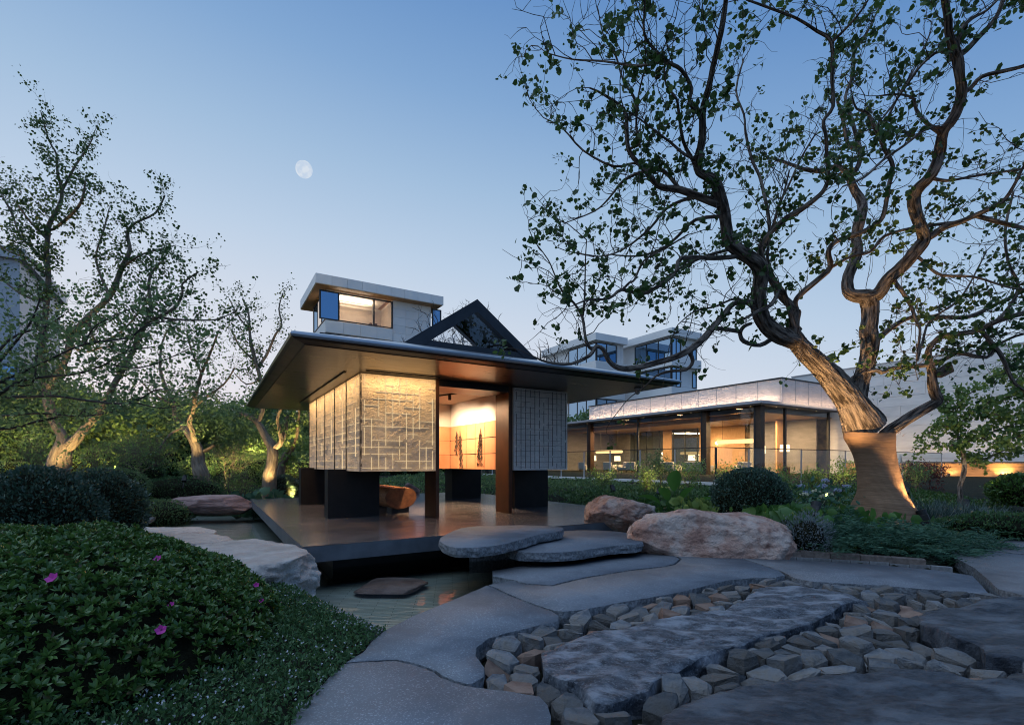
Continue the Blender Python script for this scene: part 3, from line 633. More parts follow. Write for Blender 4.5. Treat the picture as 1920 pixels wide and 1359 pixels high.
tp.add(c0+c1, [(i,(i+1)%4,4+(i+1)%4,4+i) for i in range(4)]+[(4,5,6,7)]); tp.build('roof_top', M['roofmetal'], pav)
# gable skylight
zb, za, rc = ZS+.62, 4.74, 3.68; rl, rr = 2.08, 5.26
gb = empty('gable', (0,0,0), 0); gb.parent = pav
def tri(mb, y0, y1, pts): 
    mb.add([(x,y0,z) for x,z in pts]+[(x,y1,z) for x,z in pts], [(0,1,2,3)[::1],(7,6,5,4)]+[(i,4+i,4+(i+1)%4,(i+1)%4) for i in range(4)])
w = .2
fr = MB()
for y0, y1 in ((2.14,2.3),(3.26,3.4)):
    tri(fr, y0, y1, [(rl,zb-.04),(rl+.34,zb-.04),(rc,za-.26),(rc,za)]); tri(fr, y0, y1, [(rr-.34,zb-.04),(rr,zb-.04),(rc,za),(rc,za-.26)])
fr.box(rl+.3, rr-.3, 2.15, 2.29, zb-.02, zb+.13); fr.box(rl+.3, rr-.3, 3.27, 3.39, zb-.02, zb+.06)
fr.build('gable_frame', M['gable'], gb)
for sx, nm in ((-1,'left'),(1,'right')):
    e = MB(); ex = rl if sx < 0 else rr; n_ = Vector((za-zb, rc-ex)).normalized()*.05*(-1 if sx > 0 else 1)
    pts = [(ex-n_.x*0,zb),(rc,za),(rc,za-.075),(ex-sx*.1,zb)]
    tri(e, 2.3, 3.26, pts); e.build('gable_slope', M['gable'], gb)
gg = MB(); gg.add([(rl+.3,2.22,zb+.12),(rr-.3,2.22,zb+.12),(rc,2.22,za-.25)], [(0,1,2)]); gg.build('gable_glass', M['gableglass'], gb)
# stone boxes with inlaid slits
def weave(w_, h_, cell, seed, dens=.62):
    r_ = random.Random(seed); seg = []
    nx_, nz_ = max(2, int(w_/cell)), max(2, int(h_/cell)); occ = set()
    for i in range(nx_):
        for j in range(nz_):
            if r_.random() > dens: continue
            x, z = (i+.5)*w_/nx_, (j+.5)*h_/nz_
            if (i+j) % 2 == 0: L_ = r_.choice((.8,1.1,1.5))*cell; seg.append((x-L_, x+L_, z, 'h', j))
            else: L_ = r_.choice((.8,1.2,1.6))*cell; seg.append((z-L_, z+L_, x, 'v', i))
    return seg
def stonepanel(face, u0, u1, z0, z1, plane, mat, smat, seed, cell, t=.05, parent=None, dens=.62, sw=.0045, hor=False):
    """face 'f': normal -y at y=plane ; 'l': normal -x at x=plane"""
    mk = (lambda a,b,c,d,e,f: (a,b,c,d,e,f)) if face == 'f' else (lambda a,b,c,d,e,f: (c,d,a,b,e,f))
    nU, nZ = max(8, int((u1-u0)/.02)), int((z1-z0)/.02); V = []; F = []
    for i in range(nU+1):
        for j in range(nZ+1):
            u = u0+(u1-u0)*i/nU; z = z0+(z1-z0)*j/nZ; edge = i in (0,nU) or j in (0,nZ)
            q = Vector(((u*.8+z*.8)*3.2, (u-z)*8, seed)); d_ = 0 if edge else .026*(noise.fractal(q, .8, 2, 4)) -.008
            d_ = max(-.03, min(d_, .011)); V.append((u, plane-d_, z) if face == 'f' else (plane-d_, u, z))
    for i in range(nU):
        for j in range(nZ):
            f = (i*(nZ+1)+j, (i+1)*(nZ+1)+j, (i+1)*(nZ+1)+j+1, i*(nZ+1)+j+1); F.append(f if face == 'f' else f[::-1])
    b = MB(); b.add(V, F); b.box(*mk(u0, u1, plane+.004, plane+t, z0, z1)); p = b.build('stone_panel', mat, parent)
    s = MB(); pr = .0135
    for a0, a1, c_, k, idx in weave(u1-u0, z1-z0, cell, seed, dens):
        if hor and k == 'v' and (idx*7+int(c_*31)) % 6: continue
        if k == 'h': a0 = max(a0, .03); a1 = min(a1, u1-u0-.03); s.box(*mk(u0+a0, u0+a1, plane-pr, plane+.003, z0+c_-sw, z0+c_+sw))
        else: a0 = max(a0, .03); a1 = min(a1, z1-z0-.03); s.box(*mk(u0+c_-sw, u0+c_+sw, plane-pr-.001, plane+.003, z0+a0, z0+a1))
    o = s.build('light_slit' if smat is M['slit'] else 'groove', smat, p); o['kind'] = 'stuff'; return p
def backlit(name, col, col2, emi, es):
    m = pmat(name, col, col2, rough=.7, scale=2.4, stretch=(1.4,1.4,1), rot=(0,.8,0), bump=1, bscale=7, bstretch=(1,1,3), bdist=.05, spec=.25)
    t = m.node_tree; b = t.nodes['Principled BSDF']; b.inputs['Emission Color'].default_value = c4(emi); b.inputs['Emission Strength'].default_value = es
    if es:
        N = lambda ty: t.nodes.new('ShaderNode'+ty); tc_ = N('TexCoord'); mp_ = N('Mapping'); mp_.inputs['Rotation'].default_value = (0,.75,0); mp_.inputs['Scale'].default_value = (1,1,3); n_ = N('TexNoise'); n_.inputs['Scale'].default_value = 1.7; n_.inputs['Detail'].default_value = 7
        r_ = N('MapRange'); r_.inputs[1].default_value = .3; r_.inputs[2].default_value = .72; r_.inputs[3].default_value = .25*es; r_.inputs[4].default_value = 1.9*es
        t.links.new(tc_.outputs['Object'], mp_.inputs[0]); t.links.new(mp_.outputs[0], n_.inputs['Vector']); t.links.new(n_.outputs[0], r_.inputs[0]); t.links.new(r_.outputs[0], b.inputs['Emission Strength'])
    return m
M['stone_lit'] = backlit('backlit_thin_stone', (.42,.365,.31), (.58,.52,.46), (1,.60,.25), .15)
M['stone_plain'] = backlit('pale_grey_stone', (.68,.66,.645), (.8,.78,.76), (1,.6,.3), 0.0)
Z0, Z1 = .25+.945, ZS-.012
LB = empty('stone_box'); LB.parent = pav; RB = empty('stone_box'); RB.parent = pav
Bx('box_light_block', M['black'], LB, 1.38, 2.76, 2.27, 7.68, Z0+.01, Z1)  # black core added inside each stone box to block light
stonepanel('f', 1.31, 2.78, Z0, Z1, 2.2, M['stone_lit'], M['slit'], 4, .125, parent=LB, dens=.5, sw=.0026)
for i in range(5): stonepanel('l', 2.2+1.1*i+.018, 2.2+1.1*(i+1)-.018, Z0, Z1, 1.31, M['stone_lit'], M['slit'], 20+i, .13, parent=LB, dens=.6, sw=.0028, hor=True)
for i in range(6): Bx('panel_joint', M['black'], LB, 1.296, 1.33, 2.2+1.1*i-.017+(.02 if i == 0 else 0), 2.2+1.1*i+.017, Z0+.002, Z1-.002)
Bx('box_light_block', M['black'], RB, 4.62, 6.0, 2.27, 7.68, Z0+.01, Z1)
stonepanel('f', 4.60, 6.06, Z0, Z1, 2.2, M['stone_plain'], M['groove'], 7, .115, parent=RB, dens=.85, sw=.0022)
Bx('corner_tan_strip', pmat('strip', (.5,.35,.25), rough=.5), RB, 4.56, 4.598, 2.22, 2.26, Z0, Z1)  # plain tan strip up the corner of the box
Bx('led_profile', M['bronze'], LB, 1.34, 2.76, 1.93, 1.96, ZS-.022, ZS-.001); Bx('led_profile', M['bronze'], LB, 1.03, 1.06, 2.25, 7.6, ZS-.022, ZS-.001)
light('panel_wash', 'AREA', (2.05,1.945,ZS-.03), 15, (1,.58,.22), LB, (2.05,2.2,Z0+.75), 1.4, sy=.03); light('panel_wash', 'AREA', (1.045,4.95,ZS-.03), 48, (1,.58,.22), LB, (1.31,4.95,Z0+.75), 5.4, sy=.03)
# piers, blades, header
for x0, x1, y0, y1 in ((.95,1.98,3.3,3.62),(.98,1.98,6.96,7.3),(5.3,6.29,3.3,3.7),(5.3,6.29,6.96,7.5)):
    Bx('pier', M['pier'], pav, x0, x1, y0, y1, .25, Z0+.03)
Bx('column', M['column'], pav, 2.785, 2.86, 2.2, 2.8, .25, ZS, .006)
Bx('column', M['column'], pav, 4.47, 4.55, 2.2, 2.78, .25, ZS, .006)
Bx('column_edge', M['black'], pav, 4.55, 4.558, 2.19, 2.3, .25, ZS)
Bx('header_beam', M['bronze'], pav, 2.86, 4.47, 2.2, 2.42, ZS-.13, ZS)
Bx('header_lit_underside', M['column'], pav, 2.86, 4.47, 2.42, 3.0, ZS-.13, ZS-.02)  # brown colour stands in for the lamplit underside of the beam
# interior lining
ZC = ZS-.07
Bx('wall_plaster', M['plaster'], pav, 4.565, 4.615, 2.3, 5.47, Z0+1.14, ZC+.02)
Bx('wall_plaster', M['plaster'], pav, 2.8, 4.565, 5.44, 5.5, Z0+1.14, ZC+.02)
Bx('wall_backing', M['black'], pav, 4.57, 4.615, 2.3, 5.47, Z0, Z0+1.138)
Bx('wall_backing', M['black'], pav, 2.8, 4.57, 5.445, 5.5, Z0, Z0+1.138)
Bx('ceiling_lining', M['plaster'], pav, 2.8, 4.6, 3.0, 5.47, ZC, ZC+.02)
th = 1.14/3
for k in range(3):
    z0, z1 = Z0+k*th, Z0+(k+1)*th
    for i in range(7):
        a0 = 5.435-.5*(i+1)-0.0; a1 = 5.435-.5*i
        if a0 < 2.3: a0 = 2.3
        if a1 <= a0+.05: continue
        Bx('copper_panel', M['copper'], pav, 4.545, 4.567, a0+.009, a1-.009, z0+.009, z1-.009)
    for i in range(4):
        a1 = 4.54-.5*i; a0 = max(2.8, a1-.5)
        if a1 > a0+.05: Bx('copper_panel', M['copper'], pav, a0+.009, a1-.009, 5.42, 5.442, z0+.005, z1-.005)
tr = MB(); tr.bar((3.7,3.02,ZC-.03),(3.0,5.3,ZC-.03),.03); tr.bar((3.35,4.1,ZC-.03),(2.85,3.5,ZC-.03),.025); tr.build('ceiling_track', M['black'], pav)
for q in ((3.6,3.35),(3.45,4.0),(3.3,4.7)):
    f_ = MB().cyl((q[0],q[1],ZC-.16), .035, .13, 12).build('track_spot', M['black'], pav)
    light('track_lamp', 'SPOT', (q[0]+.05,q[1],ZC-.17), 125, (1,.78,.56), pav, (4.55,q[1]+.1,1.9), .04, 95, .8)
light('bench_lamp', 'SPOT', (3.2,2.75,ZC-.15), 420, (1,.68,.4), pav, (2.6,3.75,.5), .04, 50, .6)
light('pavilion_lamp', 'AREA', (3.6,4.1,ZC-.2), 130, (1,.7,.42), pav, (3.6,4.1,0), .8, sy=1.6)
# camera-like dome under the roof corner
sd = MB().cyl((7.05,.95,ZS-.05), .07, .052, 14).lathe((7.05,.95,ZS-.05), [(.062,0),(.055,-.05),(.03,-.085),(.005,-.095)], 14).build('ceiling_speaker', M['alum'], None, True)
sd.location = (-2.75,6.52,0); sd.rotation_euler = (0,0,ANG); tag(sd, 'small grey dome fitting under the right corner of the pavilion roof', 'dome fitting')
# dried plants hung on the copper wall
def dried(ly, n, h, seed, label):
    r_ = np.random.default_rng(seed); mb = []
    top = np.array([4.53, ly, Z0+1.0]); P = []; D = []; items = []
    for s in range(7):
        e_ = top+np.array([0, r_.normal()*.08, -h*r_.uniform(.6,1)]); mid = (top+e_)/2+np.array([0, r_.normal()*.04, 0]); t = np.linspace(0,1,6)[:,None]
        c_ = (1-t)**2*top+2*t*(1-t)*mid+t*t*e_; items.append((c_, np.full(6,.004), 4))
        for q in c_[1:]:
            for _ in range(n): P.append(q+r_.normal(size=3)*np.array([.004,.012,.02])); D.append([r_.normal()*.06, r_.normal()*.5, -1])
    o = tubes('dried_plant', items, M['driedplant']); o.location = (-2.75,6.52,0); o.rotation_euler = (0,0,ANG)
    tag(o, label, 'dried plant', 'dried plants hung on the copper wall')
    leaves('leaf_spray', P, D, r_.uniform(.06,.14,len(P)), M['driedplant'], o, 'narrow')
dried(5.0, 3, .6, 1, 'thin dried plant spray on the copper wall, nearest the inner corner')
dried(4.78, 6, .95, 2, 'full dried plant spray on the copper wall, between the other two')
dried(3.62, 5, .98, 3, 'dried plant spray on the copper wall, nearest the brown column')
# log bench
lb = empty('log_bench', (-2.75,6.52,0), ANG, 'carved log bench with a flat seat under the pavilion', 'bench')
V = []; F = []; k = 28; segs = 26; L0, L1 = 3.62, 5.9
for s in range(segs+1):
    y = L0+(L1-L0)*s/segs
    for i in range(k):
        a_ = 2*math.pi*i/k; q = Vector((math.cos(a_)*.8, math.sin(a_)*.8, y*1.5)); rr_ = .33*(1+.1*noise.noise(q*1.7)+.05*noise.noise(q*5))
        if s in (0,segs): rr_ *= .97
        x = 2.55+rr_*1.08*math.cos(a_); z = .60+rr_*.82*math.sin(a_); z = min(z, .80-.012*abs(noise.noise(Vector((x*6,y*3,0)))) -(.05 if noise.noise(Vector((x*2.2,y*1.8,4))) > .25 else 0)*(s not in (0,1)))
        V.append((x, y, z))
for s in range(segs):
    for i in range(k): F.append((s*k+i, s*k+(i+1)%k, (s+1)*k+(i+1)%k, (s+1)*k+i))
lg = MB(); lg.add(V, F); lo = lg.build('log', M['log'], lb, True)
ce = MB(); ce.add([(x,y-.001,z) for x,y,z in V[:k]], [tuple(range(k))]); ce.build('cut_end', M['logend'], lb)
Bx('bench_foot', M['black'], lb, 2.38, 2.78, 3.75, 4.1, .25, .37); Bx('bench_foot', M['black'], lb, 2.38, 2.78, 5.3, 5.65, .25, .37)

# ------------------------------------------------------------------ lounge building on the right
C0 = Vector((14.09, 28, 0)); FL = .6
lob = empty('lounge_building', C0, ANG, 'low glass fronted lounge with a glowing hammered parapet and dark columns', 'building')
zso, zt2 = 4.66, 4.92; XB, YB = 15.0, 19.0
Bx('eave_slab', M['soffit'], lob, 0.02, 8.4, 0.02, 22, zso, zso+.1); Bx('eave_trim', M['alum'], lob, 0, 8.42, 0, 22.02, zso+.1, zso+.26)
par = empty('parapet'); par.parent = lob
for i in range(12): Bx('hammered_panel', M['hammer'], par, 2.1, 2.2, .15+1.44*i+.016, .15+1.44*(i+1)-.016, zt2, 6.32, .01)
for i in range(5): Bx('hammered_panel', M['hammer'], par, 2.1+1.44*i+.016 if i else 2.1, min(8.38, 2.1+1.44*(i+1)-.016), .05, .148, zt2, 6.32, .01)
for i in range(1,12): Bx('joint_strip', M['alum'], par, 2.085, 2.1, .15+1.44*i-.022, .15+1.44*i+.022, zt2, 6.318)
for i in range(1,5): Bx('joint_strip', M['alum'], par, 2.1+1.44*i-.022, 2.1+1.44*i+.022, .036, .05, zt2, 6.318)
Bx('parapet_cap', M['frame'], par, 2.06, 8.42, .02, 17.5, 6.32, 6.4)
Bx('parapet_back', M['black'], par, 2.21, 8.38, .16, 17.4, zt2+.001, 6.3)
Bx('cove_strip', M['alum'], lob, 1.6, 1.66, .3, 17.3, zt2, zt2+.05)
light('cove_lamp', 'AREA', (1.68, 8.8, zt2+.06), 125, (1,.70,.46), lob, (2.25, 8.8, zt2+.55), 17, sy=.06)
light('cove_lamp_side', 'AREA', (5.2, -.28, zt2+.02), 19, (1,.70,.46), lob, (5.2, .1, zt2+.45), 6, sy=.06)
for (x, y) in ((.45,.35),(.45,4.0),(.45,15.3)):
    Bx('column', M['column'] if y > 10 else M['darkwood'], lob, x, x+.42, y, y+.3, FL, zso); Bx('column_flange', M['frame'], lob, x-.01, x+.43, y+.3, y+.42, FL, zso)
for (x, y) in ((.55,10.0),): Bx('mullion', M['frame'], lob, x, x+.12, y, y+.12, FL, zso)
for x in (3.2, 8.25): Bx('mullion', M['frame'], lob, x, x+.16, .5, .62, FL, zso)
gl = MB(); gl.add([(.62,.55,FL),(.62,22,FL),(.62,22,zso),(.62,.55,zso)], [(0,3,2,1)]); gl.build('facade_glass', M['thin'], lob)
gl = MB(); gl.add([(.64,.56,FL),(8.3,.56,FL),(8.3,.56,zso),(.64,.56,zso)], [(0,1,2,3)]); gl.build('facade_glass', M['thin'], lob)
Bx('interior_floor', M['floorlight'], lob, .1, XB, .1, 23, FL-.05, FL)
Bx('plinth', M['black'], lob, .05, XB, .05, 23, -.3, FL-.052)
Bx('interior_ceiling', M['woodv'], lob, .7, XB, .7, 23, zso-.32, zso-.28)
Bx('ceiling_drop', M['wood'], lob, 1.2, 1.5, .8, 21, zso-.62, zso-.325)
# back: alternating glazing onto a dark garden and timber lining
Bx('back_wall', M['woodv'], lob, 9.0, 9.15, 7.0, 11.2, FL, zso-.33); Bx('back_wall', M['woodv'], lob, 9.0, 9.15, 14.2, 15.2, FL, zso-.33)
Bx('back_wall', M['greywall'], lob, 9.0, 9.15, 19.4, 23, FL, zso-.33)
Bx('end_wall', M['greywall'], lob, .9, 9, 22.4, 22.6, FL, zso-.33)
Bx('side_wall', M['greywall'], lob, 8.1, 8.2, 1.2, 6.0, FL, zso-.33); Bx('timber_panel', M['woodv'], lob, 6.6, 7.4, 3.0, 3.12, FL, zso-.33)
for y in (11.4, 12.7, 14.0, 15.6, 17.2, 18.8): Bx('mullion', M['frame'], lob, 9.0, 9.1, y, y+.08, FL, zso-.33)
bgw = MB(); bgw.add([(9.05,11.2,FL),(9.05,19.4,FL),(9.05,19.4,zso-.33),(9.05,11.2,zso-.33)], [(0,3,2,1)]); bgw.build('back_glass', mirrorglass('dim_back_glass', (.05,.06,.06), (.7,.75,.8), .35), lob)
bgw = MB(); bgw.add([(9.05,1,FL),(9.05,7,FL),(9.05,7,zso-.33),(9.05,1,zso-.33)], [(0,3,2,1)]); bgw.build('back_glass', pmat('bronze_screen', (.03,.02,.012), (.2,.12,.06), rough=.5, scale=2.5, detail=9, contrast=(.42,.62)), lob)
for i, y in enumerate((2.5, 7, 11.5, 16)):
    light('ceiling_lamp', 'AREA', (4.5, y, zso-.4), 950, (1,.66,.34), lob, (4.5, y, 0), 3, sy=2)
for i in range(9):
    f_ = MB().cyl((.35,.9+2.1*i,zso-.012), .028, .011, 10).build('downlight', M['downled'], lob)
for i in range(3): MB().cyl((1.9+2.2*i,.28,zso-.012), .028, .011, 10).build('downlight', M['downled'], lob)
for y in (2.0, 6.5, 11.5): light('eave_lamp', 'AREA', (.3, y, zso-.02), 14, (1,.62,.3), lob, size=.3)
def LW(x, y, z=0): return C0+Vector((.8547*x-.5192*y, .5192*x+.8547*y, z))
# pendants, lamps and chairs in the lounge: things of their own
def pendant(x, y, z, L, label):
    p = empty('pendant_lamp', LW(x,y,z), ANG, label, 'lamp', 'lamps in the lounge')
    m = MB(); n = 12
    for yy in (-L/2, L/2):
        for i in range(n): m.V.append((.14*math.cos(2*math.pi*i/n), yy, .14*math.sin(2*math.pi*i/n)))
    m.F = [(i, n+i, n+(i+1)%n, (i+1)%n) for i in range(n)]+[tuple(range(n)), tuple(range(2*n-1,n-1,-1))]
    m.build('tube_shade', M['pendant'], p)
    for yy in (-L*.35, L*.35): MB().bar((0,yy,.14),(0,yy,zso-.33-z),.012).build('cord', M['black'], p)
pendant(3.2, 3.9, 2.78, 2.6, 'long glowing tube pendant between the two nearest dark lounge columns')
pendant(3.4, 16.3, 2.35, 3.2, 'long glowing tube pendant near the far end of the lounge')
def tablelamp(x, y, label, h=.95):
    p = empty('table_lamp', LW(x,y,FL), ANG, label, 'lamp', 'lamps in the lounge')
    MB().cyl((0,0,.0), .3, .5, 14).build('side_table', M['darkwood'], p)
    MB().cyl((0,0,.5), .035, h-.4, 10).build('stem', M['black'], p); MB().cyl((0,0,h), .30, .46, 18, .27).build('lamp_shade', M['lampshade'], p)
    light('bulb', 'POINT', (0,0,h+.75), 14, (1,.66,.34), p, size=.15)
tablelamp(2.6, 1.7, 'lit table lamp with white drum shade just right of the nearest lounge column', 1.35)
tablelamp(5.6, 1.9, 'lit table lamp with white drum shade beside the right glass end of the lounge', 1.5)
tablelamp(2.0, 16.8, 'lit drum shade table lamp at the far left of the lounge by the brown column')
tablelamp(6.0, 18.0, 'small lit table lamp deep inside the far left of the lounge')
tablelamp(7.5, 10.8, 'small lit table lamp in front of the timber wall of the lounge')
wl = empty('wall_lamp', LW(8.9,9.4,3.0), ANG, 'bright round wall lamp on the timber wall of the lounge', 'lamp', 'lamps in the lounge')
MB().lathe((0,0,0), [(.02,-.14),(.11,-.1),(.15,0),(.11,.1),(.02,.14)], 14).build('globe', glow('bright_globe', (1,.8,.45), 12), wl, True); MB().bar((.0,0,0),(.12,0,0),.04).build('bracket', M['black'], wl)
light('globe_lamp', 'POINT', (-.3,0,0), 30, (1,.66,.34), wl, size=.12)
def chair0(name='armchair'):
    p = empty(name); 
    Bx('seat_cushion', M['cream'], p, -.32, .32, -.36, .3, .2, .44, .04); Bx('backrest', M['cream'], p, -.42, .42, .3, .48, .2, .84, .05)
    for s in (-1,1): Bx('arm', M['cream'], p, s*.42-.08, s*.42+.08, -.36, .32, .16, .6, .05)
    for sx in (-.36,.36):
        for sy in (-.3,.4): Bx('leg', M['darkwood'], p, sx-.025, sx+.025, sy-.025, sy+.025, 0, .17)
    return p
def dup(root, loc, rz):
    r = root.copy(); COL.objects.link(r); r.location = loc; r.rotation_euler = (0,0,rz)
    for ch in list(root.children):
        c = ch.copy(); COL.objects.link(c); c.parent = r
        for g in ch.children: d = g.copy(); COL.objects.link(d); d.parent = c
    return r
chl = ['facing the far brown column','left of the slim mullion','just right of the slim mullion','below the bright wall lamp','farthest left by the drum lamp','left of the middle dark column','beside the nearest table lamp','right of the middle dark column','between the wall lamp and the middle column']
ch = chair0(); spots = [(1.6,14.1,1.6),(1.8,12.7,-1.4),(1.7,11.6,1.7),(2.0,9.3,-1.3),(1.5,17.2,1.5),(1.9,6.2,1.9),(2.2,2.6,-1.2),(1.6,5.0,1.4),(2.0,8.0,1.5)]
for i, (x, y, a_) in enumerate(spots):
    o = ch if i == 0 else dup(ch, (0,0,0), 0); o.location = LW(x,y,FL); o.rotation_euler = (0,0,ANG+a_)
    tag(o, 'cream upholstered armchair behind the lounge glass, '+chl[i], 'armchair', 'armchairs in the lounge')
# tall ashlar wall to the right of the lounge
wl0 = Vector((21.5, 33, 0)); stw = empty('stone_wall', wl0, ANG, 'tall pale ashlar wall behind the wrapped tree at the right', 'wall')
Bx('wall_core', M['warmwall'], stw, .25, .6, -22, 3.0, -.5, 7.5); Bx('coping', M['alum'], stw, .12, .62, -22, 3.0, 7.5, 7.56)
z = 0.3; r_ = random.Random(5); row = 0
while z < 7.49:
    hh = min(r_.choice((.42,.6,.6,.75)), 7.5-z); y = 3.0-r_.uniform(0,1.2)*(row % 2)
    if row % 2 and y < 3.0: Bx('ashlar_block', M['wallblock'], stw, .155, .25, y+.006, 2.995, z+.005, z+hh-.005)
    while y > -20:
        L_ = r_.uniform(1.3,2.9); Bx('ashlar_block', M['wallblock'], stw, .15+r_.uniform(0,.018), .25, y-L_+.006, y-.006, z+.005, z+hh-.005); y -= L_
    z += hh; row += 1
ww = empty('timber_wall', wl0, ANG, 'low warm lit timber wall with a dark cap at the foot of the stone wall', 'low wall')
for q in range(4):
    for j in range(5): Bx('plank', M['wood'], ww, -.42, -.36, -9.3+1.72*j+.004, -9.3+1.72*(j+1)-.004, .55+.2*q+.004, .55+.2*(q+1)-.004)
Bx('cap', M['black'], ww, -.46, -.2, -9.35, -.6, 1.36, 1.42); Bx('back', M['black'], ww, -.355, -.22, -9.3, -.65, .3, 1.355)
def uplight(loc, target, energy, col, label, angle=60, parent=None, size=.06, s=1.0, lens=True):
    f = empty('garden_spotlight', loc, random.uniform(0,6), label, 'spotlight', 'spotlights in the garden')
    f.rotation_euler = (Vector(target)-Vector(loc)).to_track_quat('Z', 'Y').to_euler()
    b = MB(); b.box(-.06*s,.06*s,-.06*s,.06*s,-.02*s,.13*s).build('housing', M['black'], f, bevel=.008); MB().lathe((0,0,.128*s),[(.058*s,0),(.066*s,.075*s),(.062*s,.075*s),(.052*s,.004*s)],14).build('hood', M['black'], f); MB().cyl((0,0,.1305*s),.045*s,.004,14).build('lens', M['led'], f); MB().cyl((0,0,-.3*s),.012*s,.29*s,8).build('spike', M['black'], f)
    l = light('spot_lamp', 'SPOT', (0,0,.21*s), energy, col, f, None, size, angle, .7); l.rotation_euler = (math.pi,0,0); return f
for j, q in enumerate((-1.7,-3.9,-6.2,-8.3)):
    p = wl0+Vector((.8547*-.95-.5192*q, .5192*-.95+.8547*q, .62)); uplight(p, wl0+Vector((.8547*-.38-.5192*q, .5192*-.38+.8547*q, 1.1)), 28 if j < 3 else 110, AMBER, 'small spotlight at the foot of the warm timber wall', 120)

wq = wl0+Vector((.8547*-1.3-.5192*-4.9, .5192*-1.3+.8547*-4.9, .7)); light('timber_wall_wash', 'AREA', tuple(wq), 55, (1,.66,.32), None, tuple(wl0+Vector((.8547*-.4-.5192*-4.9, .5192*-.4+.8547*-4.9, 1.0))), 8.5, sy=.06)
# terrace, black pool and glass balustrade in front of the lounge
FC = Vector((6.37, 15.5, 0)); zf = .74
def FW(x, y, z=0): return FC+Vector((.8547*x-.5192*y, .5192*x+.8547*y, z))
rp_ = MB(); rp_.add([FW(.35,.3,.6),FW(14,.3,.6),FW(9,15,.6),FW(.35,24,.6)], [(0,1,2,3)]); 
M['blackwater'] = pmat('still_black_water', (.008,.009,.01), rough=.06, spec=.6, bump=.05, bscale=3, bdist=.05, scale=1)
tag(rp_.build('reflecting_pool', M['blackwater']), kind='structure')
tb = MB(); tb.box(.2, 22, -.1, 7.2, .3, .62); tag(tb.build('terrace', M['terrace'], None, loc=FC, rz=ANG), kind='structure')
cw = empty('coping_wall', FC, ANG, 'sandy low retaining wall with a white coping under the glass balustrade', 'low wall')
Bx('coping', M['whitestone'], cw, -.16, .2, -.1, 17, .66, zf); Bx('wall_face', M['warmwall'], cw, -.08, .15, -.05, 17, -.2, .60); Bx('shadow_gap', M['black'], cw, -.05, .15, -.05, 17, .6, .66)
bal = empty('glass_balustrade', FC, ANG, 'clear glass balustrade with slim posts and a dark top rail', 'balustrade')
lp = [0,1.6,3.2,4.8,6.4,8.0,9.6,11.2,12.8,14.4,16]; rpz = [0,1.7,4.83,8.0,11.1,14.2,17.4]
for i, y in enumerate(lp):
    Bx('post', M['frame'] if i == 0 else M['alum'], bal, -.022 if i else -.04, .022 if i else .04, y-.015, y+.015, zf, zf+1.09)
    if i: 
        g_ = MB(); g_.add([(0,lp[i-1]+.03,zf+.04),(0,y-.03,zf+.04),(0,y-.03,zf+1.08),(0,lp[i-1]+.03,zf+1.08)], [(0,3,2,1)]); g_.build('glass_panel', M['rail'], bal)
for i, x in enumerate(rpz):
    if i:
        Bx('post', M['alum'], bal, x-.02, x+.02, -.015, .015, .3, zf+1.09)
        g_ = MB(); g_.add([(rpz[i-1]+.03,0,zf+.02),(x-.03,0,zf+.02),(x-.03,0,zf+1.08),(rpz[i-1]+.03,0,zf+1.08)], [(0,1,2,3)]); g_.build('glass_panel', M['rail'], bal)
Bx('top_rail', M['frame'], bal, -.025, .025, -.03, 16.02, zf+1.09, zf+1.115); Bx('top_rail', M['frame'], bal, .026, 17.4, -.025, .025, zf+1.09, zf+1.115)
light('wall_wash', 'AREA', tuple(FW(-.6, 6.5, .45)), 16, (1,.7,.4), None, tuple(FW(0,6.5,.5)), 6, sy=.05)

# ------------------------------------------------------------------ villas behind
def pane(mb, face, u0, u1, z0, z1, plane):
    if face == 'f': mb.add([(u0,plane,z0),(u1,plane,z0),(u1,plane,z1),(u0,plane,z1)], [(0,1,2,3)])
    else: mb.add([(plane,u0,z0),(plane,u1,z0),(plane,u1,z1),(plane,u0,z1)], [(0,3,2,1)])
def window(par, face, cuts_, z0, z1, plane, lit=(), litmat=None):
    """glazing band; cuts_ = pane edges"""
    mk = (lambda a,b,c,d,e,f: (a,b,c,d,e,f)) if face == 'f' else (lambda a,b,c,d,e,f: (c,d,a,b,e,f))
    fr_ = MB(); t = .13
    for u in cuts_: fr_.box(*mk(u-t/2, u+t/2, plane-.06, plane+.05, z0, z1))
    fr_.box(*mk(cuts_[0]-t/2+.001, cuts_[-1]+t/2-.001, plane-.055, plane+.05, z1-.08, z1+.02)); fr_.box(*mk(cuts_[0]-t/2+.001, cuts_[-1]+t/2-.001, plane-.055, plane+.05, z0-.02, z0+.06))
    w_ = fr_.build('window', M['frame'], par)
    for i in range(len(cuts_)-1):
        m_ = MB(); pane(m_, face, cuts_[i]+.03, cuts_[i+1]-.03, z0, z1, plane-.02); m_.build('pane', (litmat or M['winlit']) if i in lit else M['winglass'], w_)
    return w_
def cladding(par, face, u0, u1, z0, z1, plane, n, nz=1):
    mk = (lambda a,b,c,d,e,f: (a,b,c,d,e,f)) if face == 'f' else (lambda a,b,c,d,e,f: (c,d,a,b,e,f))
    for i in range(n):
        for j in range(nz):
            Bx('stone_panel', M['whitestone'], par, *mk(u0+(u1-u0)*i/n+.008, u0+(u1-u0)*(i+1)/n-.008, plane-.03, plane+.05, z0+(z1-z0)*j/nz+.006, z0+(z1-z0)*(j+1)/nz-.006))
v1 = empty('villa', (-15.83,40,0), ANG, 'pale villa with flat overhanging roof and wide lit top window, left of the gable', 'building')
top = 16.7
Bx('roof', M['whitestone'], v1, .06, 11.1, .06, 8.3, top-.8, top-.02); cladding(v1, 'f', 0.02, 11.13, top-.79, top, .03, 9)
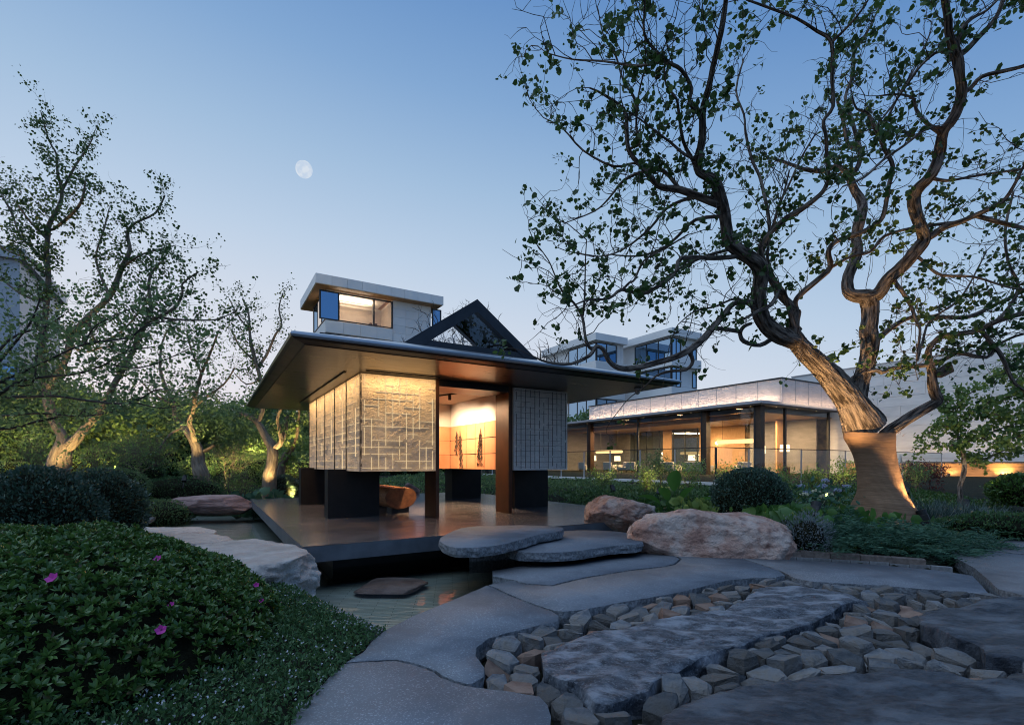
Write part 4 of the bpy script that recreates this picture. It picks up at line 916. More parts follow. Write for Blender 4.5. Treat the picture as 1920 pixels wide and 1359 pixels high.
for i in range(4): Bx('stone_panel', M['whitestone'], v1, -.0, .05, .08+2*i+.008, .08+2*(i+1)-.008, top-.79, top)
bx, by = .95, .95
zw1, zw0 = top-1.0, top-3.35
Bx('wall', M['whitestone'], v1, bx+.1, 10.2, by+.12, 7.6, -.5, zw0-.03); Bx('wall', M['plaster'], v1, bx+.1, 10.2, by+3.4, 7.6, zw0-.028, top-.83)
Bx('ceiling', M['plaster'], v1, bx+.1, 6.2, by+.12, by+3.39, zw1+.12, top-.81)
def F1(u): # pixel -> local x on the front plane
    k = (u-CX)/FPX; a0, b0 = -15.83-.5192*by, 40+.8547*by; return (k*b0-a0)/(.8547-k*.5192)
cu = [F1(q) for q in (600,635,701,735)]
Bx('wall', M['plaster'], v1, cu[-1]+.02, 10.2, by+.13, by+3.39, zw0-.025, top-.83); Bx('curtain', M['cream'], v1, cu[2]-.05, cu[2]+.1, by+.2, by+.3, zw0, zw1); Bx('blind', M['cream'], v1, bx+.12, cu[1], by+.25, by+.3, zw0, zw1); Bx('cabinet', M['darkwood'], v1, cu[2]+.3, cu[2]+1.0, by+2.4, by+2.9, zw0, zw0+.9)
window(v1, 'f', cu, zw0, zw1, by, (1,2), M['thin']); cladding(v1, 'f', cu[-1]+.1, F1(808), zw0-1.1, top-.82, by+.06, 3, 5)
window(v1, 'f', [F1(811),F1(826)], zw0+.2, zw1, by); window(v1, 'l', [by+.1, 2.6, 4.4, 6.4], zw0, zw1, bx, (1,))
cladding(v1, 'f', bx, cu[-1]+.05, zw0-1.1, zw0-.08, by-.05, 4); cladding(v1, 'l', by, 7.5, zw0-1.1, zw0-.08, bx-.0, 3)
window(v1, 'f', [F1(q) for q in (601,628,648,664,677,700,733)], zw0-3.6, zw0-1.2, by, (2,4)); cladding(v1, 'f', cu[-1]+.1, F1(826), zw0-3.6, zw0-1.2, by+.06, 4, 3)
window(v1, 'l', [by+.1, 2.6, 4.4, 6.4], zw0-3.6, zw0-1.2, bx); cladding(v1, 'f', bx, F1(826), zw0-4.6, zw0-3.7, by-.05, 6)
for f in range(1,3):
    zz = zw0-3.6-3.5*f; window(v1, 'f', [F1(q) for q in (601,648,700,733)], zz, zz+2.4, by); window(v1, 'l', [by+.1, 2.6, 4.4, 6.4], zz, zz+2.4, bx)
Bx('soffit_lining', M['woodv'], v1, .1, 11.0, .1, 8.2, top-.83, top-.802)
light('room_lamp', 'AREA', (3.6, by+1.8, zw1-.1), 420, (1,.82,.62), v1, (3.6, by+1.8, 30), 3, sy=1.2); MB().bar((2.2,by+2.2,zw1+.06),(5.4,by+2.2,zw1+.06),.08).build('ceiling_lamp', M['downled'], v1)

v2 = empty('villa', (0,0,0), 0, 'pale stepped villa with blue corner windows seen under the tree branch', 'building')
def block(px, y, zt_, Rr, Ll, fl, fr_, nf, lf):
    b = empty('wing', ((px-CX)/FPX*y, y, 0), ANG); b.parent = v2
    Bx('roof', M['whitestone'], b, 0.02, Rr, 0.02, Ll, zt_-.9, zt_); n = max(2, int(Rr/1.6)); 
    Bx('wall', M['whitestone'], b, .75, Rr-.1, .75, Ll-.1, -.5, zt_-.905)
    for f in range(nf):
        z1 = zt_-1.05-3.6*f; z0 = z1-2.35
        nl = 3; cl = [.75+(lf)*q/nl for q in range(nl+1)]; window(b, 'l', cl, z0, z1, .68); nr = 2; cr_ = [.75+(fr_)*q/nr for q in range(nr+1)]; window(b, 'f', cr_, z0, z1, .66)
        Bx('balcony_slab', M['whitestone'], b, .1 if f % 2 == 0 else .45, Rr-.05, .1 if f % 2 == 0 else .45, Ll-.05, z0-1.15, z0-.1)
    return b
b1 = block(1260, 60, 17.8, 5.6, 9.5, 0, 1.5, 4, 6.0); b2 = block(1117, 62.4, 17.8, 5.5, 12, 0, 3.3, 4, 5.6)
for bb, Rr, x0 in ((b1, 5.6, 2.5), (b2, 5.5, 4.3)):
    for f in range(4):
        for j in range(2): Bx('stone_panel', M['whitestone'], bb, x0+(Rr-.12-x0)*j/2+.01, x0+(Rr-.12-x0)*(j+1)/2-.01, .69, .74, 17.8-3.3-3.6*f, 17.8-1.0-3.6*f)
for q in range(3): window(b1, 'f', [4.55,5.25], 17.8-3.3-3.6*q, 17.8-1.3-3.6*q, .68)
v3 = empty('villa', (-36.3-9*.8547,37-9*.5192,0), ANG, 'shaded grey villa at the left edge behind the trees', 'building')
Bx('wall', M['alum'], v3, .1, 8.6, .4, 12, -.5, 16.5); Bx('roof', M['alum'], v3, -.3, 9.0, 0, 12.4, 16.5, 17.3)
for f in range(2,4):
    window(v3, 'f', [.6,2.6,4.6,6.6,8.4], 13.4-3.6*f, 15.8-3.6*f, .35); Bx('balcony_slab', M['alum'], v3, -.2, 8.9, 0, .3, 12.3-3.6*f, 13.2-3.6*f)
# moon
def moonmat():
    m, t, b, N, L = nodes('moon_surface'); e = N('Emission'); tcn = N('TexCoord'); n1 = N('TexNoise'); n1.inputs['Scale'].default_value = 1.3; n1.inputs['Detail'].default_value = 3
    cr = N('ValToRGB'); cr.color_ramp.elements[0].position = .42; cr.color_ramp.elements[1].position = .6; cr.color_ramp.elements[0].color = srgb(196,212,232); cr.color_ramp.elements[1].color = srgb(214,224,236)
    tcn2 = N('Mapping'); tcn2.inputs['Scale'].default_value = (2,2,2); L(tcn.outputs['Generated'], tcn2.inputs[0]); L(tcn2.outputs[0], n1.inputs['Vector']); L(n1.outputs[0], cr.inputs[0]); L(cr.outputs[0], e.inputs[0]); L(e.outputs[0], t.nodes['Material Output'].inputs[0]); return m
mo = bpy.data.meshes.new('moon'); bmm = bmesh.new(); bmesh.ops.create_uvsphere(bmm, u_segments=32, v_segments=20, radius=13.0); bmm.to_mesh(mo); bmm.free()
tag(link('moon', mo, moonmat(), None, dp(570,318,800)), 'pale full moon in the evening sky', 'moon')

# ------------------------------------------------------------------ planting
def lumpy(dirs, seed, a=.08, f=2.2): return np.array([1+a*noise.noise(Vector(d*f)+Vector((seed,seed*.7,0))) for d in dirs])
def shrub(name, c, r, n, size, mat, label, cat='shrub', group=None, shape='oval', seed=1, lump=.12, f=2.6, core=.9, jit=.05, zmin=-.75, updir=.35, ptype=None):
    g_ = np.random.default_rng(seed); d = g_.normal(size=(int(n*1.5),3)); d /= np.linalg.norm(d,axis=1)[:,None]; d = d[d[:,2] > zmin][:n]
    rr_ = np.array(r); k = lumpy(d, seed, lump, f)*(1-np.abs(g_.normal(size=len(d)))*jit+.015); k = k*np.where(g_.random(len(d)) < .05, g_.uniform(1.02,1.12,len(d)), 1)
    P = d*rr_*k[:,None]; nrm = d/rr_; nrm /= np.linalg.norm(nrm,axis=1)[:,None]
    D = nrm*.7+g_.normal(size=P.shape)*.5+np.array([0,0,updir])
    root = empty(name, c, 0, label, cat, group)
    leaves('foliage', P, D, size*g_.uniform(.7,1.25,len(P)), mat, root, shape)
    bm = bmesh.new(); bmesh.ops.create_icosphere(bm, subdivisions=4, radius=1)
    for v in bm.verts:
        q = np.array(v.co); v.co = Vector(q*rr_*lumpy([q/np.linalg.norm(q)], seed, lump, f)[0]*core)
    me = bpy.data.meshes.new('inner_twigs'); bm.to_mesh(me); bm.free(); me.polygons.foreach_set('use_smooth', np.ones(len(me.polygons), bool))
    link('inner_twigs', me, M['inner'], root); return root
def at(u, y, dz=0):
    x = (u-CX)/FPX*y; return Vector((x, y, h1(x, y)+dz))
# clipped balls
shrub('box_ball', (-6.2,6.5,.5), (.70,.7,.74), 11000, .05, M['lf_box'], 'large dark clipped round bush at the left edge behind the azalea', 'clipped bush', 'clipped bushes', seed=2, shape='dia')
shrub('box_ball', (-6.4,7.7,.6), (.6,.6,.62), 9000, .045, M['lf_box'], 'dark clipped round bush on the left beside the flat pale boulder', 'clipped bush', 'clipped bushes', seed=3, shape='dia')
shrub('box_ball', (4.2,8.75,.72), (.64,.62,.52), 9000, .045, M['lf_box'], 'dark clipped round bush behind the largest pink boulder', 'clipped bush', 'clipped bushes', seed=4, shape='dia')
shrub('box_ball', at(533,17.6,.25), (.66,.66,.62), 5000, .05, M['lf_box'], 'dark clipped round bush at the back left corner of the deck', 'clipped bush', 'clipped bushes', seed=5, shape='dia')
gm = 'low mounded hedges across the pond'
for i, (u, y, r, dz, lab) in enumerate([(330,17.5,(1.75,.9,.6),.12,'long low mounded hedge across the pond, right of the second leaning tree'),(275,13.6,(1.0,1.5,.38),-.08,'low mounded hedge beside the dark round bush on the left'),
     (420,17.0,(1.3,.9,.4),.05,'low mounded hedge behind the flat red boulder'),(200,15.5,(1.2,1.0,.65),.2,'rounded hedge under the nearest leaning tree on the left'),(262,19.5,(.9,.8,.75),.3,'small round hedge between the two leaning trees'),
     (120,11.5,(1.6,1.2,.55),.1,'low hedge behind the large dark round bush at the left edge')]):
    shrub('mounded_hedge', at(u,y,dz), r, 5200, .055, M['lf_bg'] if i in (1,2,3) else M['lf_cover'], lab, 'hedge', gm, seed=30+i, shape='dia', lump=.13)
# azalea bank in the foreground
def azh(x, y):
    d = np.sqrt(((x+4.55)/2.8)**2+((y-3.35)/2.3)**2); q = np.clip(1-d**3.6, 0, 1)**.62
    lump_ = np.array([noise.noise(Vector((a*1.5,b*1.5,4)))*.10+noise.noise(Vector((a*4.2,b*4.2,2)))*.045 for a, b in zip(np.ravel(x), np.ravel(y))]).reshape(np.shape(x))
    return q*(.80+lump_)-.02, d
az = empty('azalea', (0,0,0), 0, 'wide dark green azalea hedge with a few pink flowers, filling the bottom left', 'hedge')
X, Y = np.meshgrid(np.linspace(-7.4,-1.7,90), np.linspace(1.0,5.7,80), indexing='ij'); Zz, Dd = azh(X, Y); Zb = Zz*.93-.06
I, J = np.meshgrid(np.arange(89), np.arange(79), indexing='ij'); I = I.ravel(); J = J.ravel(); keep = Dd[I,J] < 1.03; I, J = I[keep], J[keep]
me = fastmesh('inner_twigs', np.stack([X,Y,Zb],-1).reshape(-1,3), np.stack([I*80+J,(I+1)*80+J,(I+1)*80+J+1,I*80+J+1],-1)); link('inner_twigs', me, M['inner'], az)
n = 13500; px = rng.uniform(-6.6,-1.7,n); py = rng.uniform(1.3,5.65,n); zz, dd = azh(px, py); ok = (dd < .995) & (px/py > -1.35); px, py, zz = px[ok], py[ok], zz[ok]
e_ = .05; nx_ = -(azh(px+e_,py)[0]-zz)/e_; ny_ = -(azh(px,py+e_)[0]-zz)/e_; Nn = np.stack([nx_,ny_,np.ones_like(nx_)],-1); Nn /= np.linalg.norm(Nn,axis=1)[:,None]
Pc = np.stack([px,py,zz],-1)+Nn*(rng.uniform(-.05,.035,len(px)))[:,None]
Ax = Nn+rng.normal(size=Nn.shape)*.35+np.array([0,0,.35]); Ax /= np.linalg.norm(Ax,axis=1)[:,None]
LP, LD, LS = [], [], []
_, Sx, Sy = frames(Ax)
for k in range(7):
    a_ = 2*math.pi*k/7+rng.uniform(0,.6,len(Pc)); t_ = rng.uniform(.35,1.0,len(Pc))
    LD.append(Ax*t_[:,None]+Sx*np.cos(a_)[:,None]+Sy*np.sin(a_)[:,None]); LP.append(Pc); LS.append(rng.uniform(.034,.056,len(Pc)))
leaves('foliage', np.concatenate(LP), np.concatenate(LD), np.concatenate(LS), M['lf_azalea'], az, 'oval')
def flower(p, nrm, r, mat, parent, name='flower', k=5):
    D = []; nrm = Vector(nrm).normalized(); s = nrm.orthogonal().normalized(); t = nrm.cross(s)
    for q in range(k): a_ = 2*math.pi*q/k; D.append(np.array(nrm*.45+s*math.cos(a_)+t*math.sin(a_)))
    return leaves(name, [p]*k, D, r, mat, parent, 'round', up=np.tile(np.array(nrm), (k,1))*-1)
def azpoint(u, v):
    best = None
    for y in np.arange(1.6, 5.6, .02):
        p = dp(u, v, y)
        if p.z <= float(azh(np.array([p.x]), np.array([p.y]))[0][0])+.02: return p
    return p
for u, v, s in ((108,1092,.04),(309,1188,.036),(302,1054,.032),(328,1140,.022),(484,1102,.028),(494,1131,.022)):
    flower(azpoint(u,v)+Vector((.0,-.03,.03)), (random.uniform(-.2,.4),-.7,.7), s, M['pink'], az)
# flowering ground cover between azalea and path
n = 60000; px = rng.uniform(-3.3,-.4,n); py = rng.uniform(1.9,5.4,n)
pd, wd = sdf(px,py,POND), sdf(px,py,WALK); dd = azh(px,py)[1]; ok = (pd > .06) & (wd > -.03) & (dd > .86); px, py = px[ok], py[ok]
hh = np.array([abs(noise.noise(Vector((a*5,b*5,0))))*.05 for a, b in zip(px,py)]); gz = np.maximum(H(px,py), -.02)
P = np.stack([px,py,gz+hh+rng.uniform(.0,.035,len(px))],-1); D = rng.normal(size=P.shape)*.8+np.array([0,0,.7])
tag(leaves('ground_cover', P, D, rng.uniform(.018,.04,len(P)), M['lf_cover'], None, 'dia'), kind='stuff')
sel = rng.choice(len(P), 1000, replace=False); sel = sel[(np.array([noise.noise(Vector((a*2,b*2,8))) for a, b in P[sel][:,:2]])+rng.uniform(-.3,.3,len(sel))) > -.12]
FP = np.repeat(P[sel]+np.array([0,0,.022]), 3, 0); FD = rng.normal(size=FP.shape)+np.array([0,-.3,.6])
tag(leaves('lawn_flowers', FP, FD, .011, M['wht'], None, 'round'), kind='stuff')
# lawn and cover on the far bank and round the back
def cover(name, x0, x1, y0, y1, n, size, mat, hmax=.06, cond=None, fr=3):
    px = rng.uniform(x0,x1,n); py = rng.uniform(y0,y1,n); ok = (sdf(px,py,POND) > .1) & (sdf(px,py,WALK) > .1) & (np.abs(px/py) < 1.12)
    lx = (px+2.75)*.8547+(py-6.52)*.5192; ly = -(px+2.75)*.5192+(py-6.52)*.8547; ok &= ~((lx > -.1) & (lx < 7.45) & (ly > -.1) & (ly < 10.35))
    if cond is not None: ok &= cond(px, py)
    px, py = px[ok], py[ok]; hh = np.array([abs(noise.noise(Vector((a*fr,b*fr,5))))*hmax for a, b in zip(px,py)])
    P = np.stack([px,py,H(px,py)+hh+rng.uniform(0,.02,len(px))],-1); D = rng.normal(size=P.shape)*.7+np.array([0,0,.9])
    return tag(leaves(name, P, D, size*rng.uniform(.6,1.3,len(P)), mat, None, 'dia'), kind='stuff')
cover('bank_lawn', -14,-5, 8.5,24, 32000, .07, M['lf_grass'], .05)
cover('back_planting', -6,8, 13,26, 24000, .12, M['lf_bg'], .3, fr=1.2, cond=lambda x, y: ((x-6.37)*.8547+(y-15.5)*.5192 < -.3) | (-(x-6.37)*.5192+(y-15.5)*.8547 < -.6))
cover('right_bed_cover', 1.8,13, 7.2,16.5, 52000, .08, M['lf_azalea'], .13, fr=2.2, cond=lambda x, y: ((x-6.37)*.8547+(y-15.5)*.5192 < -.3) | (-(x-6.37)*.5192+(y-15.5)*.8547 < -.3))

# fern and grass masses on the right
def mass(name, c, rx, ry, n, lmin, lmax, w, mat, label, cat, spread=.7, droop=.6, seed=0, group=None, hump=.0, up=1.0):
    g_ = np.random.default_rng(seed); a_ = g_.uniform(0,2*math.pi,n); r = np.sqrt(g_.uniform(0,1,n)); ox, oy = r*np.cos(a_)*rx, r*np.sin(a_)*ry
    gx, gy = c[0]+ox, c[1]+oy; base = h1(c[0],c[1]); P = np.stack([ox,oy,H(gx,gy)-base+hump*(1-r*r)*g_.uniform(.3,1,n)],-1)
    D = g_.normal(size=(n,3))*spread; D[:,2] = np.abs(D[:,2])*.3+up; D[:,0] += ox/rx*.5; D[:,1] += oy/ry*.5
    o = link(name, blades_mesh(name, P, D, g_.uniform(lmin,lmax,n), w, droop*g_.uniform(.5,1.3,n)), mat); o.location = (c[0],c[1],base); return tag(o, label, cat, group)
def fernmass(name, c, rx, ry, n, size, mat, label, seed, hump=.3, group=None):
    """arching fronds with leaflets"""
    g_ = np.random.default_rng(seed); LPp, LDd, LSs = [], [], []; base = h1(c[0],c[1])
    for _ in range(n):
        a_ = g_.uniform(0,2*math.pi); r = math.sqrt(g_.uniform()); p = np.array([r*math.cos(a_)*rx, r*math.sin(a_)*ry, 0]); p[2] = h1(c[0]+p[0],c[1]+p[1])-base+hump*(1-r*r)*g_.uniform(.2,1)
        d = np.array([math.cos(a_)*.6+g_.normal()*.5, math.sin(a_)*.6+g_.normal()*.5, .9]); d /= np.linalg.norm(d); L_ = size*g_.uniform(.6,1.2); side = np.cross(d,[0,0,1.]); side /= np.linalg.norm(side)+1e-9
        for k in range(1,12):
            t = k/11; q = p+d*L_*t-np.array([0,0,1])*.55*L_*t*t+np.array([d[0],d[1],0])*L_*.3*t*t; tang = d-np.array([0,0,1.1*t])
            for s in (-1,1): LPp.append(q); LDd.append(side*s+tang*.6); LSs.append(L_*.27*(1-t*.8))
    o = leaves(name, LPp, LDd, np.array(LSs), mat, None, 'narrow'); o.location = (c[0],c[1],base); return tag(o, label, 'fern', group)
gf = 'ferns in the right bed'
for i, (x, y, rx, ry, n, lab) in enumerate([(4.95,7.35,.55,.4,150,'dark feathery fern clump right of the silver bush'),(5.75,7.35,.6,.45,190,'dark feathery fern clump in front of the wrapped trunk'),(6.45,7.5,.55,.5,170,'dark feathery fern clump at the end of the brick edging'),
       (5.2,7.95,.6,.4,130,'taller fern clump beside the black spotlight left of the wrapped trunk'),(7.1,7.9,.5,.4,130,'low fern clump right of the wrapped trunk by the second black spotlight'),(7.6,8.0,.35,.3,70,'small fern clump spilling toward the far granite slab')]):
    fernmass('fern', (x,y), rx, ry, int(n*1.6), .46, M['lf_fern'], lab, 50+i, .36, gf)
shrub('silver_bush', (4.35,7.3,.28), (.36,.3,.36), 2600, .045, M['lf_silver'], 'silver grey bush at the right end of the pink boulder', 'shrub', None, 'narrow', 61, .2, 4, .6, .25, updir=.7)
gi = 'strap leaved clumps in the right bed'
for i, (x, y, rx, ry, n, l0, l1, lab) in enumerate([(8.6,10.4,1.2,.7,900,.4,.75,'long drift of grey green strap leaves right of the wrapped trunk'),(10.2,10.7,1.0,.7,700,.4,.7,'drift of pale edged strap leaves in front of the maple'),(7.6,10.2,.5,.5,300,.25,.5,'clump of strap leaves just behind the wrapped trunk'),
      (12.0,11.6,1.3,.8,700,.15,.3,'low dark grassy cover at the right edge'),(5.3,10.2,.5,.35,240,.3,.55,'clump of bright strap leaves left of the wrapped trunk'),(3.3,9.4,.45,.3,240,.25,.5,'clump of green strap leaves between the boulders and the round bush')]):
    mass('strap_clump', (x,y), rx, ry, n, l0, l1, .022, M['lf_iris'], lab, 'grass clump', .35, .25, 70+i, gi)
shrub('low_shrub', (12.75,12.2,.66), (.85,.7,.42), 4200, .075, M['lf_azalea'], 'dark low shrub at the right edge under the maple', 'shrub', None, 'oval', 81, .12)
shrub('low_shrub', (9.0,8.9,.2), (1.5,.55,.24), 4200, .06, M['lf_cover'], 'low green spreading shrub between the wrapped trunk and the right path', 'shrub', None, 'oval', 82, .2)
shrub('low_shrub', (11.2,9.5,.18), (1.5,.5,.24), 3600, .06, M['lf_fern'], 'low dark spreading shrub at the right edge behind the far granite slab', 'shrub', None, 'oval', 83, .2)
def broad(name, c, n, size, spread, mat, label, seed, hgt=.35):
    g_ = np.random.default_rng(seed); root = empty(name, c, 0, label, 'plant'); P = g_.normal(size=(n,3))*np.array([spread,spread*.6,0]); P[:,2] = g_.uniform(.05,hgt,n)
    D = g_.normal(size=(n,3))*np.array([.9,.9,.25])+np.array([0,-.5,.05]); leaves('foliage', P, D, size*g_.uniform(.6,1.2,n), mat, root, 'round', up=np.cross(D, np.array([0,0,1.]))*-1+g_.normal(size=(n,3))*.25)
    tubes('stem', [(np.stack([p*np.array([.4,.4,0]), p*np.array([.8,.8,.7]), p]), np.array([.006,.005,.003]), 4) for p in P[:60]], M['lf_big'], root); return root
broad('broadleaf_plant', at(1490,8.0,.05), 190, .2, .42, M['lf_big'], 'broad leaved plant with bright leaves in front of the round bush', 91, .42)
broad('broadleaf_plant', at(1580,8.3,.05), 130, .17, .4, M['lf_big'], 'broad leaved plant at the foot of the wrapped trunk, lit by a spotlight', 92, .34)
broad('broadleaf_plant', at(1448,8.15,.1), 120, .17, .3, M['lf_big'], 'broad leaved plant between the round bush and the silver bush', 94, .4)
broad('broadleaf_plant', at(1318,8.9,.1), 110, .17, .34, M['lf_light'], 'light green leafy plant left of the round bush, behind the largest boulder', 89, .42)
broad('broadleaf_plant', at(1215,10.6,.1), 120, .16, .45, M['lf_big'], 'leafy plant behind the rounded boulder, left of the paddle leaves', 88, .45)
broad('broadleaf_plant', at(480,15.8,.05), 110, .3, .5, M['lf_fern'], 'big leaved dark plant behind the left corner of the deck', 93, .9)
def hydrangea(c, heads, mat, label, seed, s=.07, leafn=90):
    g_ = np.random.default_rng(seed); root = empty('hydrangea', c, 0, label, 'flowering shrub')
    P = g_.normal(size=(leafn,3))*np.array([.28,.2,.14])+np.array([0,0,.25]); D = g_.normal(size=P.shape)+np.array([0,-.2,.3]); leaves('foliage', P, D, g_.uniform(.08,.14,leafn), M['lf_fern'], root, 'oval')
    for q in range(heads):
        hc = np.array([g_.normal()*.25, g_.normal()*.15-.1, g_.uniform(.3,.55)]); d = g_.normal(size=(46,3)); d /= np.linalg.norm(d,axis=1)[:,None]; d[:,2] = np.abs(d[:,2])*.8
        leaves('flower_head', hc+d*s*np.array([1,1,.7]), d*.3+g_.normal(size=d.shape)*.7, s*.45, mat, root, 'round')
        tubes('stem', [(np.stack([np.array([hc[0]*.4,hc[1]*.4,-.1]), hc*.7, hc]), np.array([.006,.005,.004]), 5)], M['twig'], root)
hydrangea(at(1530,8.5,.15), 4, M['cream_petal'], 'hydrangea with creamy white flower heads left of the wrapped trunk', 95, .06)
hydrangea(at(1545,9.2,.2), 7, M['bluepetal'], 'hydrangea with pale bluish flower heads behind the cream one', 96, .06)
hydrangea(at(516,15.2,.0), 7, M['bluepetal'], 'hydrangea with pale bluish flower heads at the back left corner of the deck', 97, .09)
# bird of paradise: each large leaf a part
bop = empty('bird_of_paradise', at(1262,10.2,-.05), 0, 'tall plant with large paddle leaves behind the pink boulders', 'plant')
def paddle(az_, tilt, L_, wd, stem):
    d = Vector((math.sin(az_)*math.cos(tilt), -math.cos(az_)*math.cos(tilt)*.6, math.sin(tilt))).normalized(); s = d.cross(Vector((0,0.3,1))).normalized(); nrm = s.cross(d)
    st = [Vector((0,0,0)), d*stem*.5+Vector((0,0,stem*.3)), d*stem*.6+Vector((0,0,stem*.55))]; tubes('stem', [(np.array(st), np.array([.02,.014,.01]), 6)], M['lf_big'], bop)
    V = []; F = []; n_ = 9
    for i in range(n_+1):
        t = i/n_; c = st[-1]+d*L_*t-Vector((0,0,1))*.28*L_*t*t; w_ = wd*(math.sin(math.pi*min(1,.06+t*.94)**1.15)**.75)*(1-.25*t)+.002
        for k in (-1,-.5,0,.5,1): V.append(c+s*w_*k+nrm*abs(k)*w_*.35)
    for i in range(n_):
        for k in range(4): F.append((i*5+k,i*5+k+1,(i+1)*5+k+1,(i+1)*5+k))
    MB().add(V,F).build('large_leaf', M['paddle'], bop, True)
for a_, ti, L_, wd, st in ((.1,1.35,.6,.17,.66),(1.25,.42,.7,.13,.6),(-1.2,.5,.62,.13,.6),(-1.5,.05,.62,.15,.55),(1.45,.0,.6,.15,.55),(.6,.9,.55,.13,.5),(-.6,.8,.5,.13,.55)): paddle(a_, ti, L_, wd, st)
mass('cordyline', tuple(at(1265,9.9)[:2]), .3, .25, 130, .3, .55, .04, M['lf_fern'], 'spiky dark blue green plant below the paddle leaves', 'plant', .9, .3, 98)
mass('cordyline', tuple(at(1335,9.4)[:2]), .25, .2, 70, .3, .5, .045, M['lf_big'], 'spiky bright green plant left of the round bush', 'plant', .9, .4, 99)
mass('strap_clump', tuple(at(505,16.2)[:2]), .4, .4, 90, .4, .8, .05, M['lf_fern'], 'spiky arching clump at the back left corner of the deck', 'grass clump', .8, .5, 100, gi)

# ------------------------------------------------------------------ trees
def catmull(P, sub):
    P = np.asarray(P, float); n = len(P); out = []
    for i in range(n-1):
        p0, p1, p2, p3 = P[max(i-1,0)], P[i], P[i+1], P[min(i+2,n-1)]
        for k in range(sub):
            t = k/sub; out.append(.5*((2*p1)+(-p0+p2)*t+(2*p0-5*p1+4*p2-p3)*t*t+(-p0+3*p1-3*p2+p3)*t**3))
    out.append(P[-1]); return np.array(out)
class Tree:
    """limbs traced as (u, v, width px) at a depth that wanders as each limb grows; own distance and thickness in metres"""
    def __init__(s, y0, seed, thin=.9): s.thin = thin; s.y0 = y0; s.rng = np.random.default_rng(seed); s.limbs = []; s.px = []
    def limb(s, pts, slope=None, y=None, sub=3):
        u, v, w = pts[0]
        if y is None:
            y = s.y0
            if s.px:
                A = np.concatenate(s.px); k = np.argmin((A[:,0]-u)**2+(A[:,1]-v)**2); y = A[k,2] if (A[k,0]-u)**2+(A[k,1]-v)**2 < 70**2 else s.y0
        if slope is None: slope = s.rng.uniform(-.5,.45)
        L_ = 0; out = []
        for i, (a, b, c) in enumerate(pts):
            if i: L_ += math.hypot(a-pts[i-1][0], b-pts[i-1][1])
            yy = y+slope*L_/FPX*s.y0+ (.12*noise.noise(Vector((L_*.02, s.y0, len(s.limbs)))) if i else 0)
            p = dp(a, b, yy); out.append((p.x, p.y, p.z, c/2*yy/FPX*s.thin, a, b, yy))
        O = catmull(np.array(out), sub); s.limbs.append(O[:,:4]); s.px.append(O[:,[4,5,6]]); return O[:,:4]
def twigs(limbs, g_, rmax=.05, spacing=.28, lmin=.35, lmax=1.0, up=.35, out_from=None, leafn=9, leafsize=.07, twigr=.006, subn=2, clump=.07, leafp=1.0, tip=False, kink=.28):
    items, LPp, LDd = [], [], []
    def grow(p, d, L_, r, lev):
        n_ = 6; pts = [p]; q = p.copy(); dd_ = d.copy()
        for i in range(n_):
            dd_ = dd_+g_.normal(size=3)*kink+np.array([0,0,up*.25]); dd_ /= np.linalg.norm(dd_); q = q+dd_*L_/n_; pts.append(q)
        pts = np.array(pts); items.append((pts, np.linspace(r, r*.35, n_+1), 4))
        if lev > 0:
            for _ in range(subn):
                i = g_.integers(1, n_); dn = dd_+g_.normal(size=3)*.9; grow(pts[i], dn/np.linalg.norm(dn), L_*g_.uniform(.35,.7), r*.6, lev-1)
        m_ = g_.integers(int(leafn*.5), leafn+1)
        if g_.random() < leafp and not (tip and lev > 0 and g_.random() < .6):
            for _ in range(max(1,m_//(4 if tip else 3))):
                c = pts[g_.integers(4 if tip else 1, n_+1)]
                for _k in range((5 if tip else 3)+g_.integers(0,6 if tip else 4)):
                    LPp.append(c+g_.normal(size=3)*clump); LDd.append(g_.normal(size=3)+np.array([0,0,-.5]))
    for Lm in limbs:
        P, Rr = Lm[:,:3], Lm[:,3]; seg = np.linalg.norm(np.diff(P,axis=0),axis=1); acc = g_.uniform(0,spacing)
        for i in range(len(seg)):
            acc += seg[i]
            while acc > spacing:
                acc -= spacing*g_.uniform(.7,1.3)
                if Rr[i] > rmax: continue
                t_ = (P[i+1]-P[i])/(seg[i]+1e-9); d = t_*.5+g_.normal(size=3)*.75+np.array([0,0,up])
                if out_from is not None: o_ = P[i]-out_from; d += .35*o_/(np.linalg.norm(o_)+1e-9)
                grow(P[i], d/np.linalg.norm(d), g_.uniform(lmin,lmax)*(1 if Rr[i] < rmax*.6 else .7), twigr, 1)
        grow(P[-1], (P[-1]-P[-2])/(np.linalg.norm(P[-1]-P[-2])+1e-9), lmax*.8, twigr, 1)
    return items, np.array(LPp), np.array(LDd)

